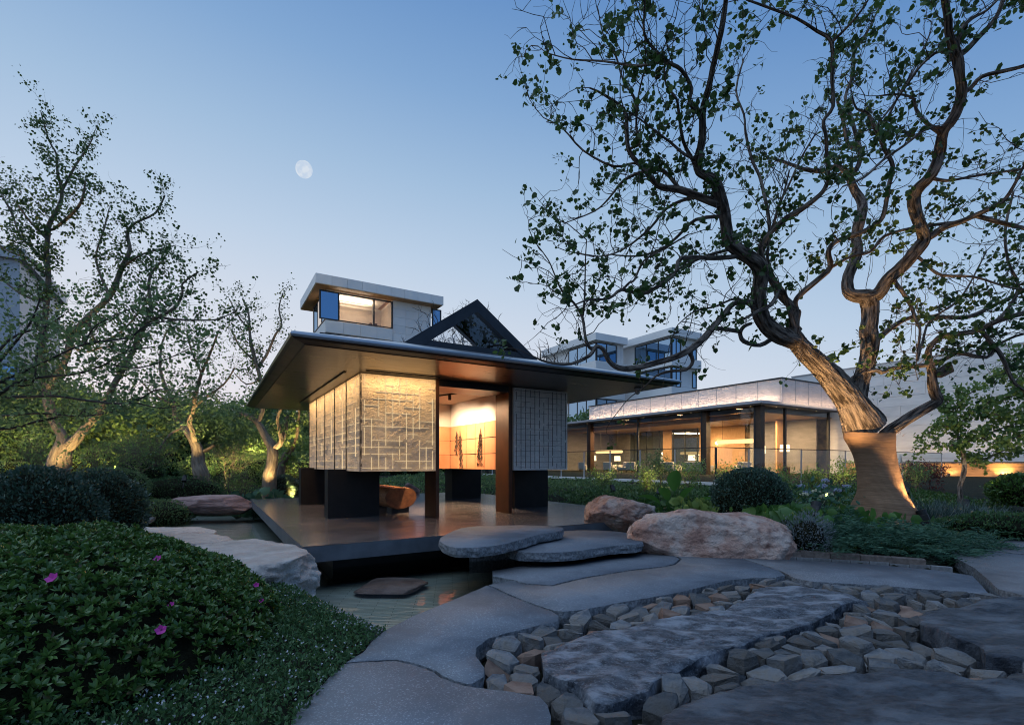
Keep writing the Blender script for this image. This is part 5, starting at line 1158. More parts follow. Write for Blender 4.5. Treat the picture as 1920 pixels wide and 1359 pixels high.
# hero tree with a rope wrapped trunk
ht = Tree(9.0, 11)
Tk = [(1622,800,78),(1606,772,62),(1592,748,56),(1571,722,48),(1548,696,43),(1524,674,40),(1507,656,37),(1494,640,33),(1486,622,27),(1489,602,20),(1493,584,18)]
A = ht.limb(Tk, -.15)
hl = [
 [(1494,643,30),(1478,636,33),(1459,627,33),(1440,612,32),(1427,592,30),(1422,560,29),(1427,515,28),(1417,492,28),(1390,473,26),(1366,451,24),(1361,418,22),(1356,388,22),(1343,345,20),(1330,332,18),(1311,322,16),(1308,298,14),(1317,262,14),(1317,212,12),(1328,168,10),(1337,124,10),(1352,60,9),(1360,5,8),(1366,-60,6)],
 [(1355,385,17),(1334,378,16),(1275,356,14),(1237,350,12),(1208,318,10),(1179,282,9),(1175,235,8),(1170,206,7),(1131,177,5),(1105,165,3)],
 [(1172,232,6),(1193,194,5),(1168,150,4),(1155,106,4),(1131,65,3),(1122,20,2)],
 [(1178,280,6),(1200,268,5),(1193,240,5),(1197,180,4),(1210,120,3),(1208,60,2)],
 [(1317,212,10),(1293,194,9),(1296,165,8),(1278,132,8),(1255,118,7),(1231,97,6),(1208,65,5),(1209,6,4),(1205,-40,3)],
 [(1250,114,6),(1196,124,5),(1131,115,4),(1075,112,3),(1028,100,2),(1009,87,1.5)],
 [(1308,315,8),(1302,305,8),(1281,265,7),(1272,206,6),(1268,185,5),(1249,159,4),(1246,128,3)],
 [(1311,300,7),(1284,290,6),(1258,268,5),(1234,250,4),(1196,221,3),(1170,205,2)],
 [(1275,356,8),(1243,320,8),(1205,323,8),(1169,339,6),(1140,374,4),(1113,397,3),(1060,418,2)],
 [(1208,318,6),(1190,306,5),(1150,312,5),(1093,282,4),(1055,241,3),(1019,221,2)],
 [(1493,584,13),(1491,566,10),(1502,551,11),(1534,524,11),(1557,501,11),(1553,473,10),(1567,453,10),(1605,440,9),(1638,424,9),(1655,407,9),(1662,377,8),(1666,350,8),(1674,312,8),(1660,283,8),(1647,253,7),(1638,235,7),(1627,212,5),(1606,204,4),(1598,180,3)],
 [(1557,502,7),(1597,480,6),(1632,472,6),(1658,443,6),(1709,428,6),(1774,419,7),(1801,416,6)],
 [(1647,253,5),(1666,218,5),(1690,170,4),(1720,120,3),(1745,60,3)],
 [(1491,582,17),(1483,572,16),(1461,549,15),(1437,503,14),(1425,467,12),(1444,437,11),(1474,410,12),(1502,393,11),(1537,366,9),(1549,348,8),(1553,330,8),(1550,290,7),(1549,256,7),(1544,227,7),(1562,200,7),(1560,147,7),(1559,80,7),(1532,59,6),(1494,35,5),(1456,20,5),(1400,0,4)],
 [(1559,80,6),(1590,50,5),(1615,20,4),(1640,-20,3)],
 [(1444,437,8),(1440,400,7),(1433,366,7),(1424,330,6),(1410,300,6),(1398,250,5),(1395,215,4),(1380,170,4),(1395,110,3)],
 [(1427,480,7),(1449,425,6),(1462,380,5),(1478,350,4),(1500,300,4),(1530,250,3)],
 [(1604,752,40),(1608,738,33),(1614,714,31),(1626,678,30),(1631,644,32),(1628,623,32),(1631,600,29),(1632,576,30),(1628,556,34)],
 [(1628,557,30),(1594,552,22),(1589,527,20),(1597,502,19),(1608,470,19),(1605,443,18),(1613,410,20),(1617,383,17),(1603,358,14),(1597,344,13),(1585,321,10),(1565,312,8),(1547,321,7),(1509,318,6),(1468,303,5),(1440,296,3)],
 [(1590,338,11),(1609,312,9),(1613,280,9),(1591,274,7),(1580,221,7),(1570,190,5)],
 [(1613,280,8),(1594,215,7),(1585,182,6),(1600,138,6),(1603,94,5),(1627,59,4),(1650,10,3)],
 [(1628,557,30),(1646,551,25),(1665,524,24),(1695,497,24),(1722,464,24),(1733,446,21),(1722,415,20),(1714,385,21),(1718,359,21),(1747,327,20),(1762,288,19),(1768,250,18),(1790,218,18),(1803,177,17),(1800,141,16),(1794,103,17),(1780,68,13),(1777,29,12),(1768,-15,10)],
 [(1796,105,12),(1812,94,11),(1835,70,10),(1862,41,9),(1877,12,8),(1890,-40,7)],
 [(1794,95,9),(1800,60,8),(1822,35,7),(1850,20,5),(1880,-10,4)],
 [(1803,176,10),(1820,165,9),(1841,144,8),(1880,134,8),(1920,124,7),(1985,100,5)],
 [(1766,252,8),(1738,232,7),(1718,206,6),(1712,185,5),(1685,177,4),(1650,180,3)],
 [(1768,240,6),(1738,241,6),(1694,274,5),(1656,300,5),(1621,332,5),(1580,350,3)],
 [(1794,120,7),(1765,96,6),(1730,120,5),(1700,160,5),(1672,200,4),(1640,240,3)],
 [(1748,335,7),(1775,339,6),(1803,335,5),(1847,327,5),(1920,316,5),(1980,300,3)],
 [(1735,448,15),(1750,440,14),(1771,426,13),(1801,416,11),(1828,404,10),(1877,380,8),(1900,350,6),(1925,300,4)],
 [(1828,404,9),(1867,415,9),(1920,428,8),(1990,440,5)],
 [(1675,518,9),(1679,530,8),(1695,551,8),(1709,576,7),(1717,600,6),(1725,617,5),(1722,650,5),(1719,676,4)],
 [(1712,480,7),(1724,484,7),(1741,500,6),(1766,516,6),(1826,519,5),(1888,538,4),(1935,545,3)],
 [(1640,640,12),(1655,628,11),(1676,611,10),(1709,595,8),(1760,594,8),(1815,594,8),(1866,571,7),(1920,546,6),(1980,520,4)],
 [(1588,722,11),(1607,704,10),(1641,694,9),(1654,698,9),(1675,690,8),(1732,685,9),(1771,674,8),(1795,662,8),(1850,670,7),(1868,649,6),(1905,630,5),(1950,620,4)],
 [(1414,566,12),(1400,567,11),(1376,569,11),(1357,590,12),(1338,613,13),(1308,645,14),(1272,667,13),(1231,680,12),(1190,690,12),(1161,690,11),(1142,677,10),(1131,655,9),(1117,650,8),(1106,666,8),(1071,682,6),(1027,679,5),(1000,668,3)],
 [(1110,655,7),(1103,648,7),(1097,630,6),(1092,595,6),(1076,568,5),(1054,546,4),(1040,515,3),(1027,486,2.5),(1000,450,1.5)],
 [(1093,592,5),(1096,560,4),(1097,524,3),(1098,480,2.5),(1100,450,2)],
 [(1290,655,9),(1299,677,8),(1286,693,7),(1256,696,6),(1230,705,5),(1205,728,3),(1178,748,2),(1150,783,1.5)],
 [(1479,620,11),(1452,632,10),(1425,647,9),(1395,640,9),(1388,625,8),(1395,612,8),(1410,606,6)],
 [(1389,622,9),(1365,618,9),(1338,615,9)],
 [(1395,476,11),(1378,481,10),(1340,484,10),(1278,484,9),(1267,511,8),(1240,533,8),(1204,551,8),(1166,543,7),(1141,560,5),(1103,562,4),(1070,575,2)],
 [(1166,545,6),(1180,530,5),(1190,524,5),(1207,489,4),(1245,467,4),(1290,440,3)],
 [(1410,458,7),(1373,467,7),(1321,481,6),(1272,505,5),(1235,530,3),(1200,545,2)],
 [(1361,405,8),(1305,412,7),(1272,442,6),(1245,464,5),(1200,480,4),(1150,478,3)],
 [(1340,372,8),(1294,372,7),(1250,391,6),(1218,429,5),(1169,467,4),(1122,481,3),(1060,470,2)],
 [(1469,546,8),(1450,519,7),(1439,481,6),(1447,432,5),(1469,364,4),(1480,320,3)],
 [(1497,648,12),(1469,546,9),(1447,571,8),(1420,584,7),(1395,598,5)],
 [(1425,590,8),(1385,560,5),(1340,575,4),(1300,585,3),(1270,610,2)],
 [(1720,676,5),(1730,640,5),(1745,600,4),(1800,560,4),(1835,500,3),(1850,470,2)],
]
for Lm in hl: ht.limb(Lm)
D1 = ht.limb([(1650,838,30),(1662,814,24),(1694,790,21),(1732,767,20),(1757,752,18),(1753,738,18),(1748,717,16),(1747,696,14),(1740,662,11),(1751,642,10),(1771,629,10),(1824,622,10),(1873,601,9),(1920,587,8),(1990,570,5)], -.1, y=8.95)
ht.limb([(1840,620,9),(1863,647,8),(1878,668,8),(1894,704,7),(1904,720,6),(1925,735,4)]); ht.limb([(1850,610,7),(1880,590,6),(1910,540,6),(1890,490,5),(1885,430,5),(1900,360,4)])
stump = [(1747,700,15),(1762,700,18),(1779,690,21),(1784,688,20)]
hero = empty('wrapped_tree', (6.72,8.95,h1(6.72,8.95)), 0, 'large old spreading tree at the right with a rope wrapped leaning trunk', 'tree')
ho = np.array(hero.location)
def loc(Lm): return Lm[:,:3]-ho
ridx = lambda r: 40 if r > .2 else 22 if r > .1 else 14 if r > .05 else 8
for i, Lm in enumerate(ht.limbs):
    big = Lm[:,3].max() > .085; LL = loc(Lm); rr = Lm[:,3]
    if big:
        t0 = np.arange(len(LL)); t1 = np.linspace(0, len(LL)-1, len(LL)*3); LL = np.stack([np.interp(t1, t0, LL[:,q]) for q in range(3)], -1); rr = np.interp(t1, t0, rr)
    tubes('trunk' if i == 0 else 'limb', [(LL, rr, 96 if big else ridx(rr.max()))], M['bark'], hero, lump=.1 if rr.max() > .07 else .05, ridge=.016 if big else 0)
sm = []; 
for k, (u, v, w_) in enumerate(stump): p = dp(u, v, 8.9-.02*k); sm.append((p.x,p.y,p.z,w_/2*8.9/FPX))
sm = np.array(sm); tubes('limb_stump', [(loc(sm), sm[:,3], 16)], M['bark'], hero)
for u, v, yy, dx in ((1555,673,8.93,(.12,-.1,.1)),(1496,616,8.8,(.05,-.02,.06)),(1780,688,8.88,(.02,-.05,.0))):
    p = np.array(dp(u,v,yy))-ho; tubes('cut_stub', [(np.stack([p-np.array(dx)*.4, p+np.array(dx)*.4, p+np.array(dx)*.6]), np.array([.075,.065,.01]), 14)], M['bark2'], hero)
# rope wrapped trunk: coils are real ripples
prof = [(1658,985,122),(1657,965,108),(1655,945,98),(1652,925,79),(1649,905,71),(1645,880,67),(1640,855,68),(1634,835,74),(1630,822,80),(1629,812,80)]
pp = catmull(np.array([(*dp(u,v,8.95),w_/2*8.95/FPX) for u, v, w_ in prof]), 64); k = 64; n_ = len(pp)
Lc = np.concatenate([[0],np.cumsum(np.linalg.norm(np.diff(pp[:,:3],axis=0),axis=1))]); Vr = []
for i in range(n_):
    for j in range(k):
        a_ = 2*math.pi*j/k; ph = Lc[i]/.0165+a_/(2*math.pi)+.35*noise.noise(Vector((math.cos(a_)*1.5,math.sin(a_)*1.5,Lc[i]*3)))
        rr_ = pp[i,3]*(1+.05*noise.noise(Vector((math.cos(a_),math.sin(a_),Lc[i]*1.6))))+.0055*(abs(math.sin(math.pi*ph))-.5)+.003*noise.noise(Vector((a_*4,Lc[i]*60,3)))
        if Lc[i] < .35: rr_ *= 1+.22*max(0,math.cos(a_-.1))**6*(1-Lc[i]/.35)+.35*max(0,math.cos(a_-3.3))**8*(1-Lc[i]/.35)
        Vr.append((pp[i,0]+rr_*math.cos(a_), pp[i,1]+rr_*math.sin(a_), pp[i,2]+.02*math.sin(a_*2+Lc[i])))
I, J = np.meshgrid(np.arange(n_-1), np.arange(k), indexing='ij'); J2 = (J+1) % k
me = fastmesh('rope_wrap', np.array(Vr)-ho, np.stack([I*k+J,I*k+J2,(I+1)*k+J2,(I+1)*k+J],-1).reshape(-1,4)); uv = me.uv_layers.new(name='UVMap')
uv.data.foreach_set('uv', np.stack([np.stack([J/k*2.4,Lc[I]],-1),np.stack([(J+1)/k*2.4,Lc[I]],-1),np.stack([(J+1)/k*2.4,Lc[I+1]],-1),np.stack([J/k*2.4,Lc[I+1]],-1)],2).reshape(-1,2).astype(np.float32).ravel())
me.polygons.foreach_set('use_smooth', np.ones(len(me.polygons),bool)); link('rope_wrap', me, M['rope'], hero)
gl_ = np.random.default_rng(4); cp = np.array(dp(1632,815,8.95))-ho
blP = cp+np.stack([gl_.uniform(-.25,.38,60), gl_.uniform(-.3,.05,60), gl_.uniform(-.05,.02,60)],-1); link('rope_fray', blades_mesh('rope_fray', blP, gl_.normal(size=(60,3))*.4+np.array([0,-.2,1]), .12, .012, .3), M['rope'], hero)
ctr = np.array([5.9,9,5.5])
bare = {k for k, Lq in enumerate(ht.limbs) if 1 <= k <= len(hl) and hl[k-1][0][:2] in ((1414,566),(1290,655),(1479,620),(1389,622))}
g5 = np.random.default_rng(5)
items, LPp, LDd = twigs([Lq for k, Lq in enumerate(ht.limbs) if k and k not in bare], g5, .06, .2, .4, 1.25, .32, ctr, 9, .07, .0075, 3, .045, .62, True, .36)
i2, P2, D2 = twigs([ht.limbs[k] for k in sorted(bare)], g5, .05, .9, .25, .7, .3, ctr, 7, .07, .006, 2, .04, .6, True, .36)
items += i2; LPp = np.concatenate([LPp, P2]); LDd = np.concatenate([LDd, D2])
tubes('twig', [(p-ho, r, k_) for p, r, k_ in items], M['twig'], hero)['kind'] = 'stuff'
leaves('crown', LPp-ho, LDd, np.random.default_rng(6).uniform(.03,.1,len(LPp)), M['lf_hero'], hero, 'round')

def traced(name, y0, seed, limbs, label, base_dz, leafsize, leafmat_, bark, spacing=.3, leafn=9, lmin=.35, lmax=.9, rmax=.06, group=None, leafp=1, clump=.09, up=.35, twigr=.006, subn=2, thin=.85):
    T = Tree(y0, seed, thin)
    for Lm in limbs: T.limb(Lm)
    L0 = T.limbs[0]; p0 = L0[0].copy(); g0 = h1(p0[0], p0[1])
    if p0[2] > g0-.1: T.limbs[0] = np.concatenate([[[p0[0]+.02, p0[1], g0-.2, p0[3]*1.25], [p0[0]+.01, p0[1], (g0+p0[2])/2, p0[3]*1.08]], L0])
    L0_ = T.limbs[0]; root = empty(name, tuple(L0_[0][:3]), 0, label, 'tree', group); o_ = np.array(root.location)
    for i, Lm in enumerate(T.limbs): tubes('trunk' if i == 0 else 'limb', [(Lm[:,:3]-o_, Lm[:,3], 20 if Lm[:,3].max() > .12 else 10)], bark, root, lump=.12)
    g_ = np.random.default_rng(seed+1); items, LPp, LDd = twigs(T.limbs, g_, rmax, spacing, lmin, lmax, up, None, leafn, leafsize, twigr, subn, clump, leafp)
    tubes('twig', [(p-o_, r, k_) for p, r, k_ in items], M['twig'], root)['kind'] = 'stuff'
    if len(LPp): leaves('crown', LPp-o_, LDd, g_.uniform(.6,1.25,len(LPp))*leafsize, leafmat_, root, 'round')
    return root, T
t1, T1 = traced('leaning_tree', 12.0, 21, [
 [(104,905,52),(108,885,46),(114,852,40),(118,838,34),(117,817,20),(101,791,17),(92,759,20),(87,732,15),(83,700,12),(79,666,12),(82,620,11),(88,560,11),(91,518,10),(87,481,10),(90,440,9),(92,422,9),(106,396,8),(115,375,7),(115,350,7),(108,326,5),(106,290,4),(92,264,3),(77,212,2)],
 [(116,840,26),(130,836,22),(146,820,20),(164,797,15),(184,778,13),(196,757,12),(214,720,12),(232,690,11),(258,640,10),(272,606,9),(283,580,8),(279,536,6),(285,510,5),(302,492,4)],
 [(87,732,14),(104,705,13),(120,680,13),(130,650,14),(134,630,13),(165,595,12),(206,555,11),(228,503,10),(243,470,8),(239,437,7),(254,418,5),(291,400,4),(309,367,3)],
 [(92,425,7),(100,430,6),(140,396,6),(155,371,5),(160,340,3)],[(115,360,6),(121,349,5),(143,308,4),(166,275,3),(177,249,2)],
 [(86,490,7),(60,465,5),(37,440,4),(22,400,4),(0,360,3),(-20,320,2)],[(84,515,6),(74,503,5),(45,482,4),(22,474,3),(-20,450,2)],
 [(262,632,10),(272,607,9),(294,595,8),(327,578,7),(342,551,5),(342,532,4),(372,510,3)],[(300,594,6),(327,599,5),(370,600,4),(405,599,3),(440,585,2)],
 [(206,555,7),(190,520,5),(180,480,4),(195,430,3),(205,390,2)],[(228,503,6),(260,480,4),(290,470,3),(330,460,2)],[(165,595,7),(180,640,5),(230,620,4),(280,560,3)],
 [(88,560,7),(60,560,5),(30,545,4),(0,520,3)],[(90,450,6),(60,420,4),(30,380,3)],[(131,645,8),(160,660,5),(200,650,4),(245,660,3)]],
 'tall leaning tree on the far left bank with lit forked trunk', 0, .066, M['lf_left'], M['bark2'], .16, 10, .4, 1.0, .08, clump=.075, subn=3, thin=.85, twigr=.005)
t2, T2 = traced('leaning_tree', 18.0, 31, [
 [(378,890,34),(372,873,30),(371,846,25),(362,825,18),(352,812,15),(344,799,12),(328,783,9),(326,759,8),(315,735,7),(300,690,6),(305,640,4),(320,610,3)],
 [(366,832,15),(361,809,11),(355,791,10),(363,767,9),(366,743,8),(378,700,7),(395,660,5),(410,620,4)],
 [(372,850,9),(390,842,8),(402,835,6)],[(363,767,6),(385,745,5),(420,720,4),(440,690,3)],[(326,759,5),(290,740,4),(260,710,3)],[(378,700,5),(360,660,4),(350,620,3)],[(345,800,6),(318,815,5),(300,840,4)]],
 'leaning tree with a lit bare lower trunk in the middle of the left bank', 0, .075, M['lf_bg'], M['bark2'], .26, 9, .5, 1.2, .1, clump=.12, subn=3, thin=.8)
t3, T3 = traced('forked_tree', 17.0, 41, [
 [(505,890,30),(510,872,24),(511,840,22),(501,824,18),(488,800,14),(477,787,11),(462,779,9),(451,774,7)],
 [(484,795,9),(494,760,9),(488,709,8),(479,678,8),(471,646,7),(468,620,5),(466,589,4),(455,560,3)],
 [(511,842,12),(527,829,11),(524,805,8),(520,785,7),(530,760,6)],[(527,829,10),(535,806,9),(538,780,7)],[(482,690,7),(500,665,6),(516,628,5),(528,608,4),(523,579,3),(530,550,2)],
 [(479,678,5),(450,650,4),(435,620,3)],[(468,620,4),(445,590,3),(430,560,2)],[(488,712,4),(462,720,3),(440,700,2)]],
 'forked tree with lit trunk just left of the pavilion', 0, .07, M['lf_left'], M['bark2'], .26, 9, .4, 1.0, .09, clump=.1, subn=3, thin=.85)
traced('forked_tree', 18.4, 43, [[(525,890,17),(529,871,14),(534,853,11),(549,835,6),(556,815,4)],[(530,870,9),(545,850,8),(556,820,7),(560,780,6),(565,730,4)]], 'smaller pale trunked tree directly beside the pavilion back left corner', 0, .12, M['lf_light'], M['bark2'], .25, 14, .4, .9, .1, clump=.14)
traced('overhanging_tree', 6.5, 51, [
 [(-90,850,30),(-60,815,14),(-20,806,10),(0,804,7),(32,801,6),(66,791,5),(106,783,5),(148,777,4),(185,755,3),(215,748,2)],
 [(-70,830,18),(-40,760,9),(0,746,7),(53,744,6),(106,743,5),(164,751,5),(212,756,4),(252,754,3.5),(289,732,3),(318,730,2)],
 [(-40,760,9),(0,738,7),(40,714,6),(93,706,5),(148,700,4),(199,682,3),(238,658,3),(290,650,2)],
 [(-60,790,9),(-30,735,8),(0,716,6),(53,693,5),(93,674,4),(159,645,4),(238,634,3),(278,608,3),(342,600,2)],
 [(0,780,5),(40,777,4),(80,775,4),(159,780,3),(220,770,2)],[(-50,760,9),(-10,690,6),(30,640,5),(60,600,4),(75,560,3)],[(-30,735,7),(0,655,6),(40,625,5),(80,615,4),(120,590,3)],[(0,716,5),(60,720,4),(70,650,4),(85,620,3)],
 [(199,682,3),(260,690,2.5),(320,670,2),(380,640,1.5)],[(159,645,3),(180,610,2.5),(240,580,2)],[(252,754,3),(300,765,2),(340,760,1.5)]],
 'fine leaved branches of a tree reaching in from the left edge', 0, .04, M['lf_bg'], M['twig'], .12, 11, .35, .9, .06, clump=.07, up=.1, twigr=.003)
tag(bpy.data.objects['overhanging_tree'])
# procedural trees
def gentree(name, base, hgt, label, seed, leafmat_, bark, leafsize=.14, leafn=12, r0=None, spread=.55, levels=3, forks=(3,4), lean=(0,0), trunkfrac=.35, group=None, cat='tree', leafp=1, clump=.18, spacing=.3, lt=(.5,1.2), rmax=.07, up=.25, flat=0, twigr=.006, subn=2):
    g_ = np.random.default_rng(seed); limbs = []; r0 = r0 or hgt*.022
    def br(p, d, L_, r, lev):
        n_ = 6; pts = [(*p, r)]; q = np.array(p, float); dd_ = d.copy()
        for i in range(n_):
            dd_ = dd_+g_.normal(size=3)*.17+np.array([0,0,.06]); 
            if flat and lev < levels: dd_[2] *= 1-flat
            dd_ /= np.linalg.norm(dd_); q = q+dd_*L_/n_; pts.append((*q, r*(1-.5*(i+1)/n_)))
        pts = catmull(np.array(pts), 2); limbs.append(pts)
        if lev > 0:
            for f in range(g_.integers(forks[0], forks[1]+1)):
                i = int(len(pts)*g_.uniform(.45,1))-1 if lev < levels else int(len(pts)*g_.uniform(.7,1))-1; a_ = g_.uniform(0,2*math.pi); t_ = pts[min(i+1,len(pts)-1),:3]-pts[i-1,:3]; t_ /= np.linalg.norm(t_)+1e-9
                nd = t_*(1-spread)+spread*np.array([math.cos(a_),math.sin(a_),.25+g_.uniform(-.2,.4)])*1.2; nd /= np.linalg.norm(nd); br(pts[i,:3], nd, L_*g_.uniform(.6,.9), max(.006,pts[i,3]*.72), lev-1)
    br((0,0,-.15), np.array([lean[0],lean[1],1.0])/math.sqrt(1+lean[0]**2+lean[1]**2), hgt*trunkfrac, r0, levels)
    root = empty(name, base, 0, label, cat, group)
    tubes('trunk', [(limbs[0][:,:3], limbs[0][:,3], 12)], bark, root, lump=.1); tubes('branches', [(l_[:,:3], l_[:,3], 6) for l_ in limbs[1:]], bark, root)
    items, LPp, LDd = twigs(limbs, g_, rmax, spacing, lt[0], lt[1], up, None, leafn, leafsize, twigr, subn, clump, leafp)
    tubes('twigs', items, bark, root)['kind'] = 'stuff'
    if leafp and len(LPp): leaves('crown', LPp, LDd, g_.uniform(.6,1.25,len(LPp))*leafsize, leafmat_, root, 'oval')
    return root
gb_ = 'leafy trees massed beyond the left bank'
bgl = 'leafy green tree in the thicket beyond the left bank'
pr = [gentree('garden_tree', (0,0,0), h_, bgl, 200+i, m_, M['twig'], .2, 15, spread=.6, levels=3, group=gb_, clump=.3, spacing=.45, lt=(.6,1.5), rmax=.09, trunkfrac=.3) for i, (h_, m_) in enumerate(((5.5,M['lf_bg']),(4.6,M['lf_light']),(5.0,M['lf_bg'])))]
bgs = [(20,21),(70,27),(130,23),(190,28),(240,24),(300,29),(350,25),(410,30),(455,26),(500,31),(550,27),(-40,25),(100,33),(225,34),(330,35),(440,36),(560,35),(600,33)]
for i, (u, y) in enumerate(bgs):
    o = pr[i] if i < 3 else dup(pr[i % 3], (0,0,0), 0); o.location = at(u, y); o.rotation_euler = (0,0,i*1.9); s_ = .7+.75*((i*7) % 5)/5; o.scale = (s_*1.1,s_*1.1,s_)
g_under = 'bushes under the trees of the left bank'
pb = [shrub('garden_bush', (0,0,0), (1.5,1.2,.75), 5200, .085, m_, 'leafy bush under the trees beyond the left bank', 'shrub', g_under, 'oval', 230+i, .4, 2.4, .75, .12) for i, m_ in enumerate((M['lf_bg'],M['lf_cover'],M['lf_light']))]
for i, (u, y) in enumerate([(40,21),(110,23),(170,22),(230,23),(290,23.5),(340,24),(400,23),(450,22.5),(500,23.5),(550,23),(10,23),(150,28),(380,29),(570,27),(610,30),(680,30),(760,31),(840,30)]):
    o = pb[i] if i < 3 else dup(pb[i % 3], (0,0,0), 0); o.location = at(u, y, .45+.25*((i*3) % 4)/4); o.rotation_euler = (0,0,i*2.3); s_ = .8+.5*((i*5) % 7)/7; o.scale = (s_,s_,s_)
tag(link('far_hedge', leaves_mesh('far_hedge', (lambda hx: np.stack([hx, rng.uniform(58,68,30000), rng.uniform(.1,1,30000)**.6*np.array([6.2+4.2*noise.noise(Vector((q*.16,2,0)))+1.6*noise.noise(Vector((q*.7,5,0))) for q in hx])],-1))(rng.uniform(-75,40,30000)), rng.normal(size=(30000,3)), .7, 'oval'), M['lf_bg']), kind='stuff')
for i, (u, y, h_, lab) in enumerate([(60,14.5,2.6,'leggy half bare shrub below the overhanging branches'),(185,16.0,2.8,'leggy half bare shrub just right of the tall leaning tree'),(250,18.5,3.2,'leggy half bare shrub between the two leaning trees'),(420,19.5,3.4,'leggy half bare shrub behind the flat red boulder'),(452,17.6,2.2,'small leggy shrub left of the forked tree')]):
    gentree('leggy_shrub', at(u,y), h_, lab, 260+i, M['lf_light'], M['bark2'], .07, 6, spread=.5, levels=3, forks=(2,4), group='leggy shrubs of the left bank', clump=.1, spacing=.3, lt=(.3,.8), rmax=.05, trunkfrac=.3, r0=.05, leafp=.6, up=.3, twigr=.007)
# bare trees by the villas and the lounge
gbare = 'bare trees behind the pavilion'
for i, (u, y, h_, lab) in enumerate([(650,27,8.4,'bare twiggy tree in front of the lit villa window'),(715,30,8.6,'bare twiggy tree in front of the right end of the lit villa window'),(800,31,10.6,'bare twiggy tree against the blank villa wall'),(915,29,10.8,'tall bare twiggy tree rising behind the gable peak'),(985,24,7.6,'bare twiggy tree behind the right slope of the gable')]):
    gentree('bare_tree', at(u,y), h_, lab, 300+i, None, M['twig'], leafp=0, group=gbare, spread=.42, levels=4, forks=(2,3), spacing=.6, lt=(.4,1.0), rmax=.05, trunkfrac=.33, up=.35, r0=.13, twigr=.019, subn=2)
gentree('bare_tree', FW(-.9,13.5,.4)+Vector((-.3,0,0)), 6.4, 'warm lit bare tree between the pavilion and the lounge', 310, None, M['bark2'], leafp=0, group=gbare, spread=.4, levels=4, forks=(2,3), spacing=.5, lt=(.4,.9), rmax=.05, trunkfrac=.25, up=.4, twigr=.01)
# small trees of the right bed
traced('maple', 13.0, 320, [[(1800,912,10),(1808,880,9),(1806,850,8),(1800,830,7),(1790,802,5),(1776,780,4),(1768,758,3),(1764,735,2)],
 [(1806,852,6),(1830,863,4),(1852,858,3),(1878,846,2),(1905,840,1.5)],[(1802,832,5),(1840,818,4),(1880,802,3),(1915,792,2)],[(1800,828,4),(1775,838,3),(1752,832,2),(1735,838,1.5)],[(1790,802,4),(1830,768,3),(1870,748,2.5),(1910,742,2)],
 [(1788,800,4),(1765,800,3),(1740,812,2)],[(1778,782,3),(1805,748,2.5),(1840,724,2)],[(1830,768,2.5),(1850,780,2),(1885,775,1.5)],[(1840,818,3),(1860,832,2),(1890,826,1.5)]],
 'small layered green maple in front of the stone wall', 0, .085, M['lf_maple'], M['bark'], .13, 12, .15, .38, .05, clump=.075, up=.0, twigr=.003)
traced('maple', 12.4, 321, [[(1965,930,14),(1960,860,12),(1945,790,10),(1925,740,7),(1900,712,5),(1878,695,3)],[(1945,790,7),(1915,775,5),(1890,782,3),(1862,775,2)],[(1930,750,5),(1950,700,4),(1940,660,3)],[(1952,820,6),(1925,815,4),(1895,822,2)],[(1905,716,4),(1920,690,3),(1905,665,2)]],
 'taller green maple cut by the right edge', 0, .085, M['lf_maple'], M['bark'], .13, 12, .2, .5, .06, clump=.08, up=.05, twigr=.003)
gentree('maple', at(1745,17.0), 1.5, 'low dark red maple in front of the timber wall', 322, M['lf_red'], M['bark'], .09, 12, r0=.03, spread=.7, levels=2, trunkfrac=.4, flat=.3, clump=.1, spacing=.2, lt=(.2,.5))
gs = 'saplings along the glass balustrade'
for i, (u, y, h_, m_, lab) in enumerate([(1128,16.2,1.5,'lf_light','bushy light green sapling by the balustrade above the rounded boulder'),(1205,15.0,1.6,'lf_light','thin light green sapling behind the paddle leaves'),(1288,14.4,1.7,'lf_light','sapling right of the paddle leaves'),
     (1372,14.6,1.5,'lf_light','crooked sapling just right of the dark corner post'),(1580,14.3,1.9,'lf_light','small tree directly left of the wrapped trunk'),(1720,15.0,1.8,'lf_bg','small tree right of the wrapped trunk against the timber wall'),(1460,14.0,1.2,'lf_light','short light green sapling behind the round bush'),(1525,14.6,1.1,'lf_light','short light green sapling by the right glass end of the lounge'),(1240,16.5,1.9,'lf_bg','taller green sapling behind the balustrade post')]):
    gentree('sapling', at(u,y), h_*.72, lab, 330+i, M[m_], M['bark2'], .07, 8, r0=.028, spread=.55, levels=2, forks=(3,4), trunkfrac=.4, group=gs, clump=.07, spacing=.2, lt=(.15,.4), rmax=.05, twigr=.003)
mass('strap_clump', tuple(at(1062,13.6)[:2]), .9, .5, 420, .12, .3, .02, M['lf_cover'], 'grassy planting along the right side of the deck', 'grass clump', .4, .3, 101, gi)
mass('strap_clump', tuple(at(1115,12.6)[:2]), .6, .4, 220, .12, .3, .02, M['lf_bg'], 'grassy planting above the rounded boulder', 'grass clump', .4, .3, 102, gi)
# bent strip sculpture by the timber wall
sc_ = empty('strip_sculpture', FW(16.0,1.2,.62), ANG, 'pale bent strip sculpture right of the wrapped trunk', 'sculpture')
MB().bar((-.22,0,0),(0.02,0,1.15),.07,.02).bar((.02,0,1.15),(.33,0,.55),.07,.02).bar((.33,0,.55),(.22,0,-.1),.07,.02).build('strip', M['plaster'], sc_)

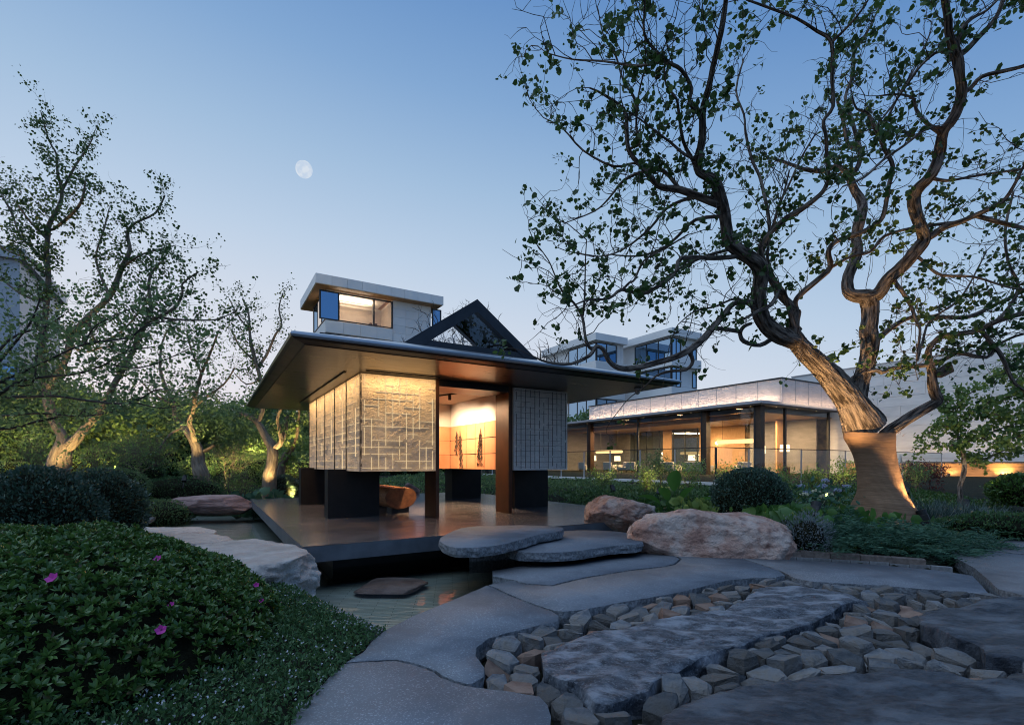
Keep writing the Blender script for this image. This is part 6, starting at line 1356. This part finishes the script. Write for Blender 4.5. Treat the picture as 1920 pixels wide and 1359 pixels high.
# ------------------------------------------------------------------ garden spotlights (each fixture carries its own lamp)
def gnd(u, y, dz=.06): return at(u, y, dz)
P0 = lambda u, v, y: dp(u, v, y)
uplight(gnd(1526,7.75,.42), P0(1575,735,8.7), 820, WARM, 'black garden spotlight in the ferns left of the wrapped trunk', 58, s=1.15)
uplight(gnd(1737,8.45,.32), P0(1650,780,8.9), 260, WARM, 'black garden spotlight in the ferns right of the wrapped trunk', 60, s=1.15)
uplight(gnd(1600,10.0,.1), P0(1625,640,9.0), 350, WARM, 'small spotlight behind the wrapped trunk', 60)
uplight(gnd(78,10.7,.3), P0(112,800,12), 1100, AMBER, 'small spotlight left of the tall leaning tree', 60)
uplight(gnd(160,11.2,.3), P0(135,830,12), 700, AMBER, 'small spotlight right of the tall leaning tree', 60)
uplight(gnd(345,16.6,.75), P0(362,800,18), 1100, AMBER, 'small spotlight at the foot of the second leaning tree', 55)
uplight(gnd(490,15.9,.4), P0(505,800,17), 1500, AMBER, 'small spotlight at the foot of the forked tree by the pavilion', 60)
uplight(gnd(548,17.0,.4), P0(540,800,18.4), 700, AMBER, 'small spotlight by the round bush behind the deck', 60)
for i, (u, y, e_, tu, tv) in enumerate(((20,18,300,60,760),(205,18.5,300,225,770),(290,19.5,260,315,790),(430,18.5,260,440,790),(560,19.5,300,560,780),(150,18,260,150,760),(380,20,240,390,760),(250,24,400,255,760),(480,25,400,480,770),(80,25,400,90,740))):
    uplight(gnd(u,y,.3), P0(tu,tv,y+4.5), e_*3.2, (1,.76,.28), 'small spotlight in the thicket of the left bank', 75)
for i, (u, y, tu, tv, ty, e_, lab) in enumerate(((-60,7.6,40,720,7.0,170,'small spotlight under the overhanging branches at the left edge'),(150,9.4,150,690,7.4,150,'small spotlight between the round bushes and the tall leaning tree'),(1150,15.2,1128,840,16.2,60,'small spotlight below the bushy sapling by the balustrade'),(1235,13.6,1240,840,15.5,80,'small spotlight behind the paddle leaves'),(1400,13.4,1380,850,14.6,60,'small spotlight behind the round bush'),(1560,13.2,1570,830,14.3,60,'small spotlight left of the wrapped trunk under a small tree'),(1700,13.8,1720,830,15,60,'small spotlight right of the wrapped trunk under a small tree'),(1812,12.2,1820,780,13,110,'small spotlight at the foot of the layered maple'))):
    uplight(gnd(u,y,.12), P0(tu,tv,ty), e_, (1,.76,.36), lab, 95)
uplight(tuple(FW(-.6,12.9,.6)), tuple(FW(-.9,13.6,4)), 600, AMBER, 'small spotlight under the warm lit bare tree', 70)
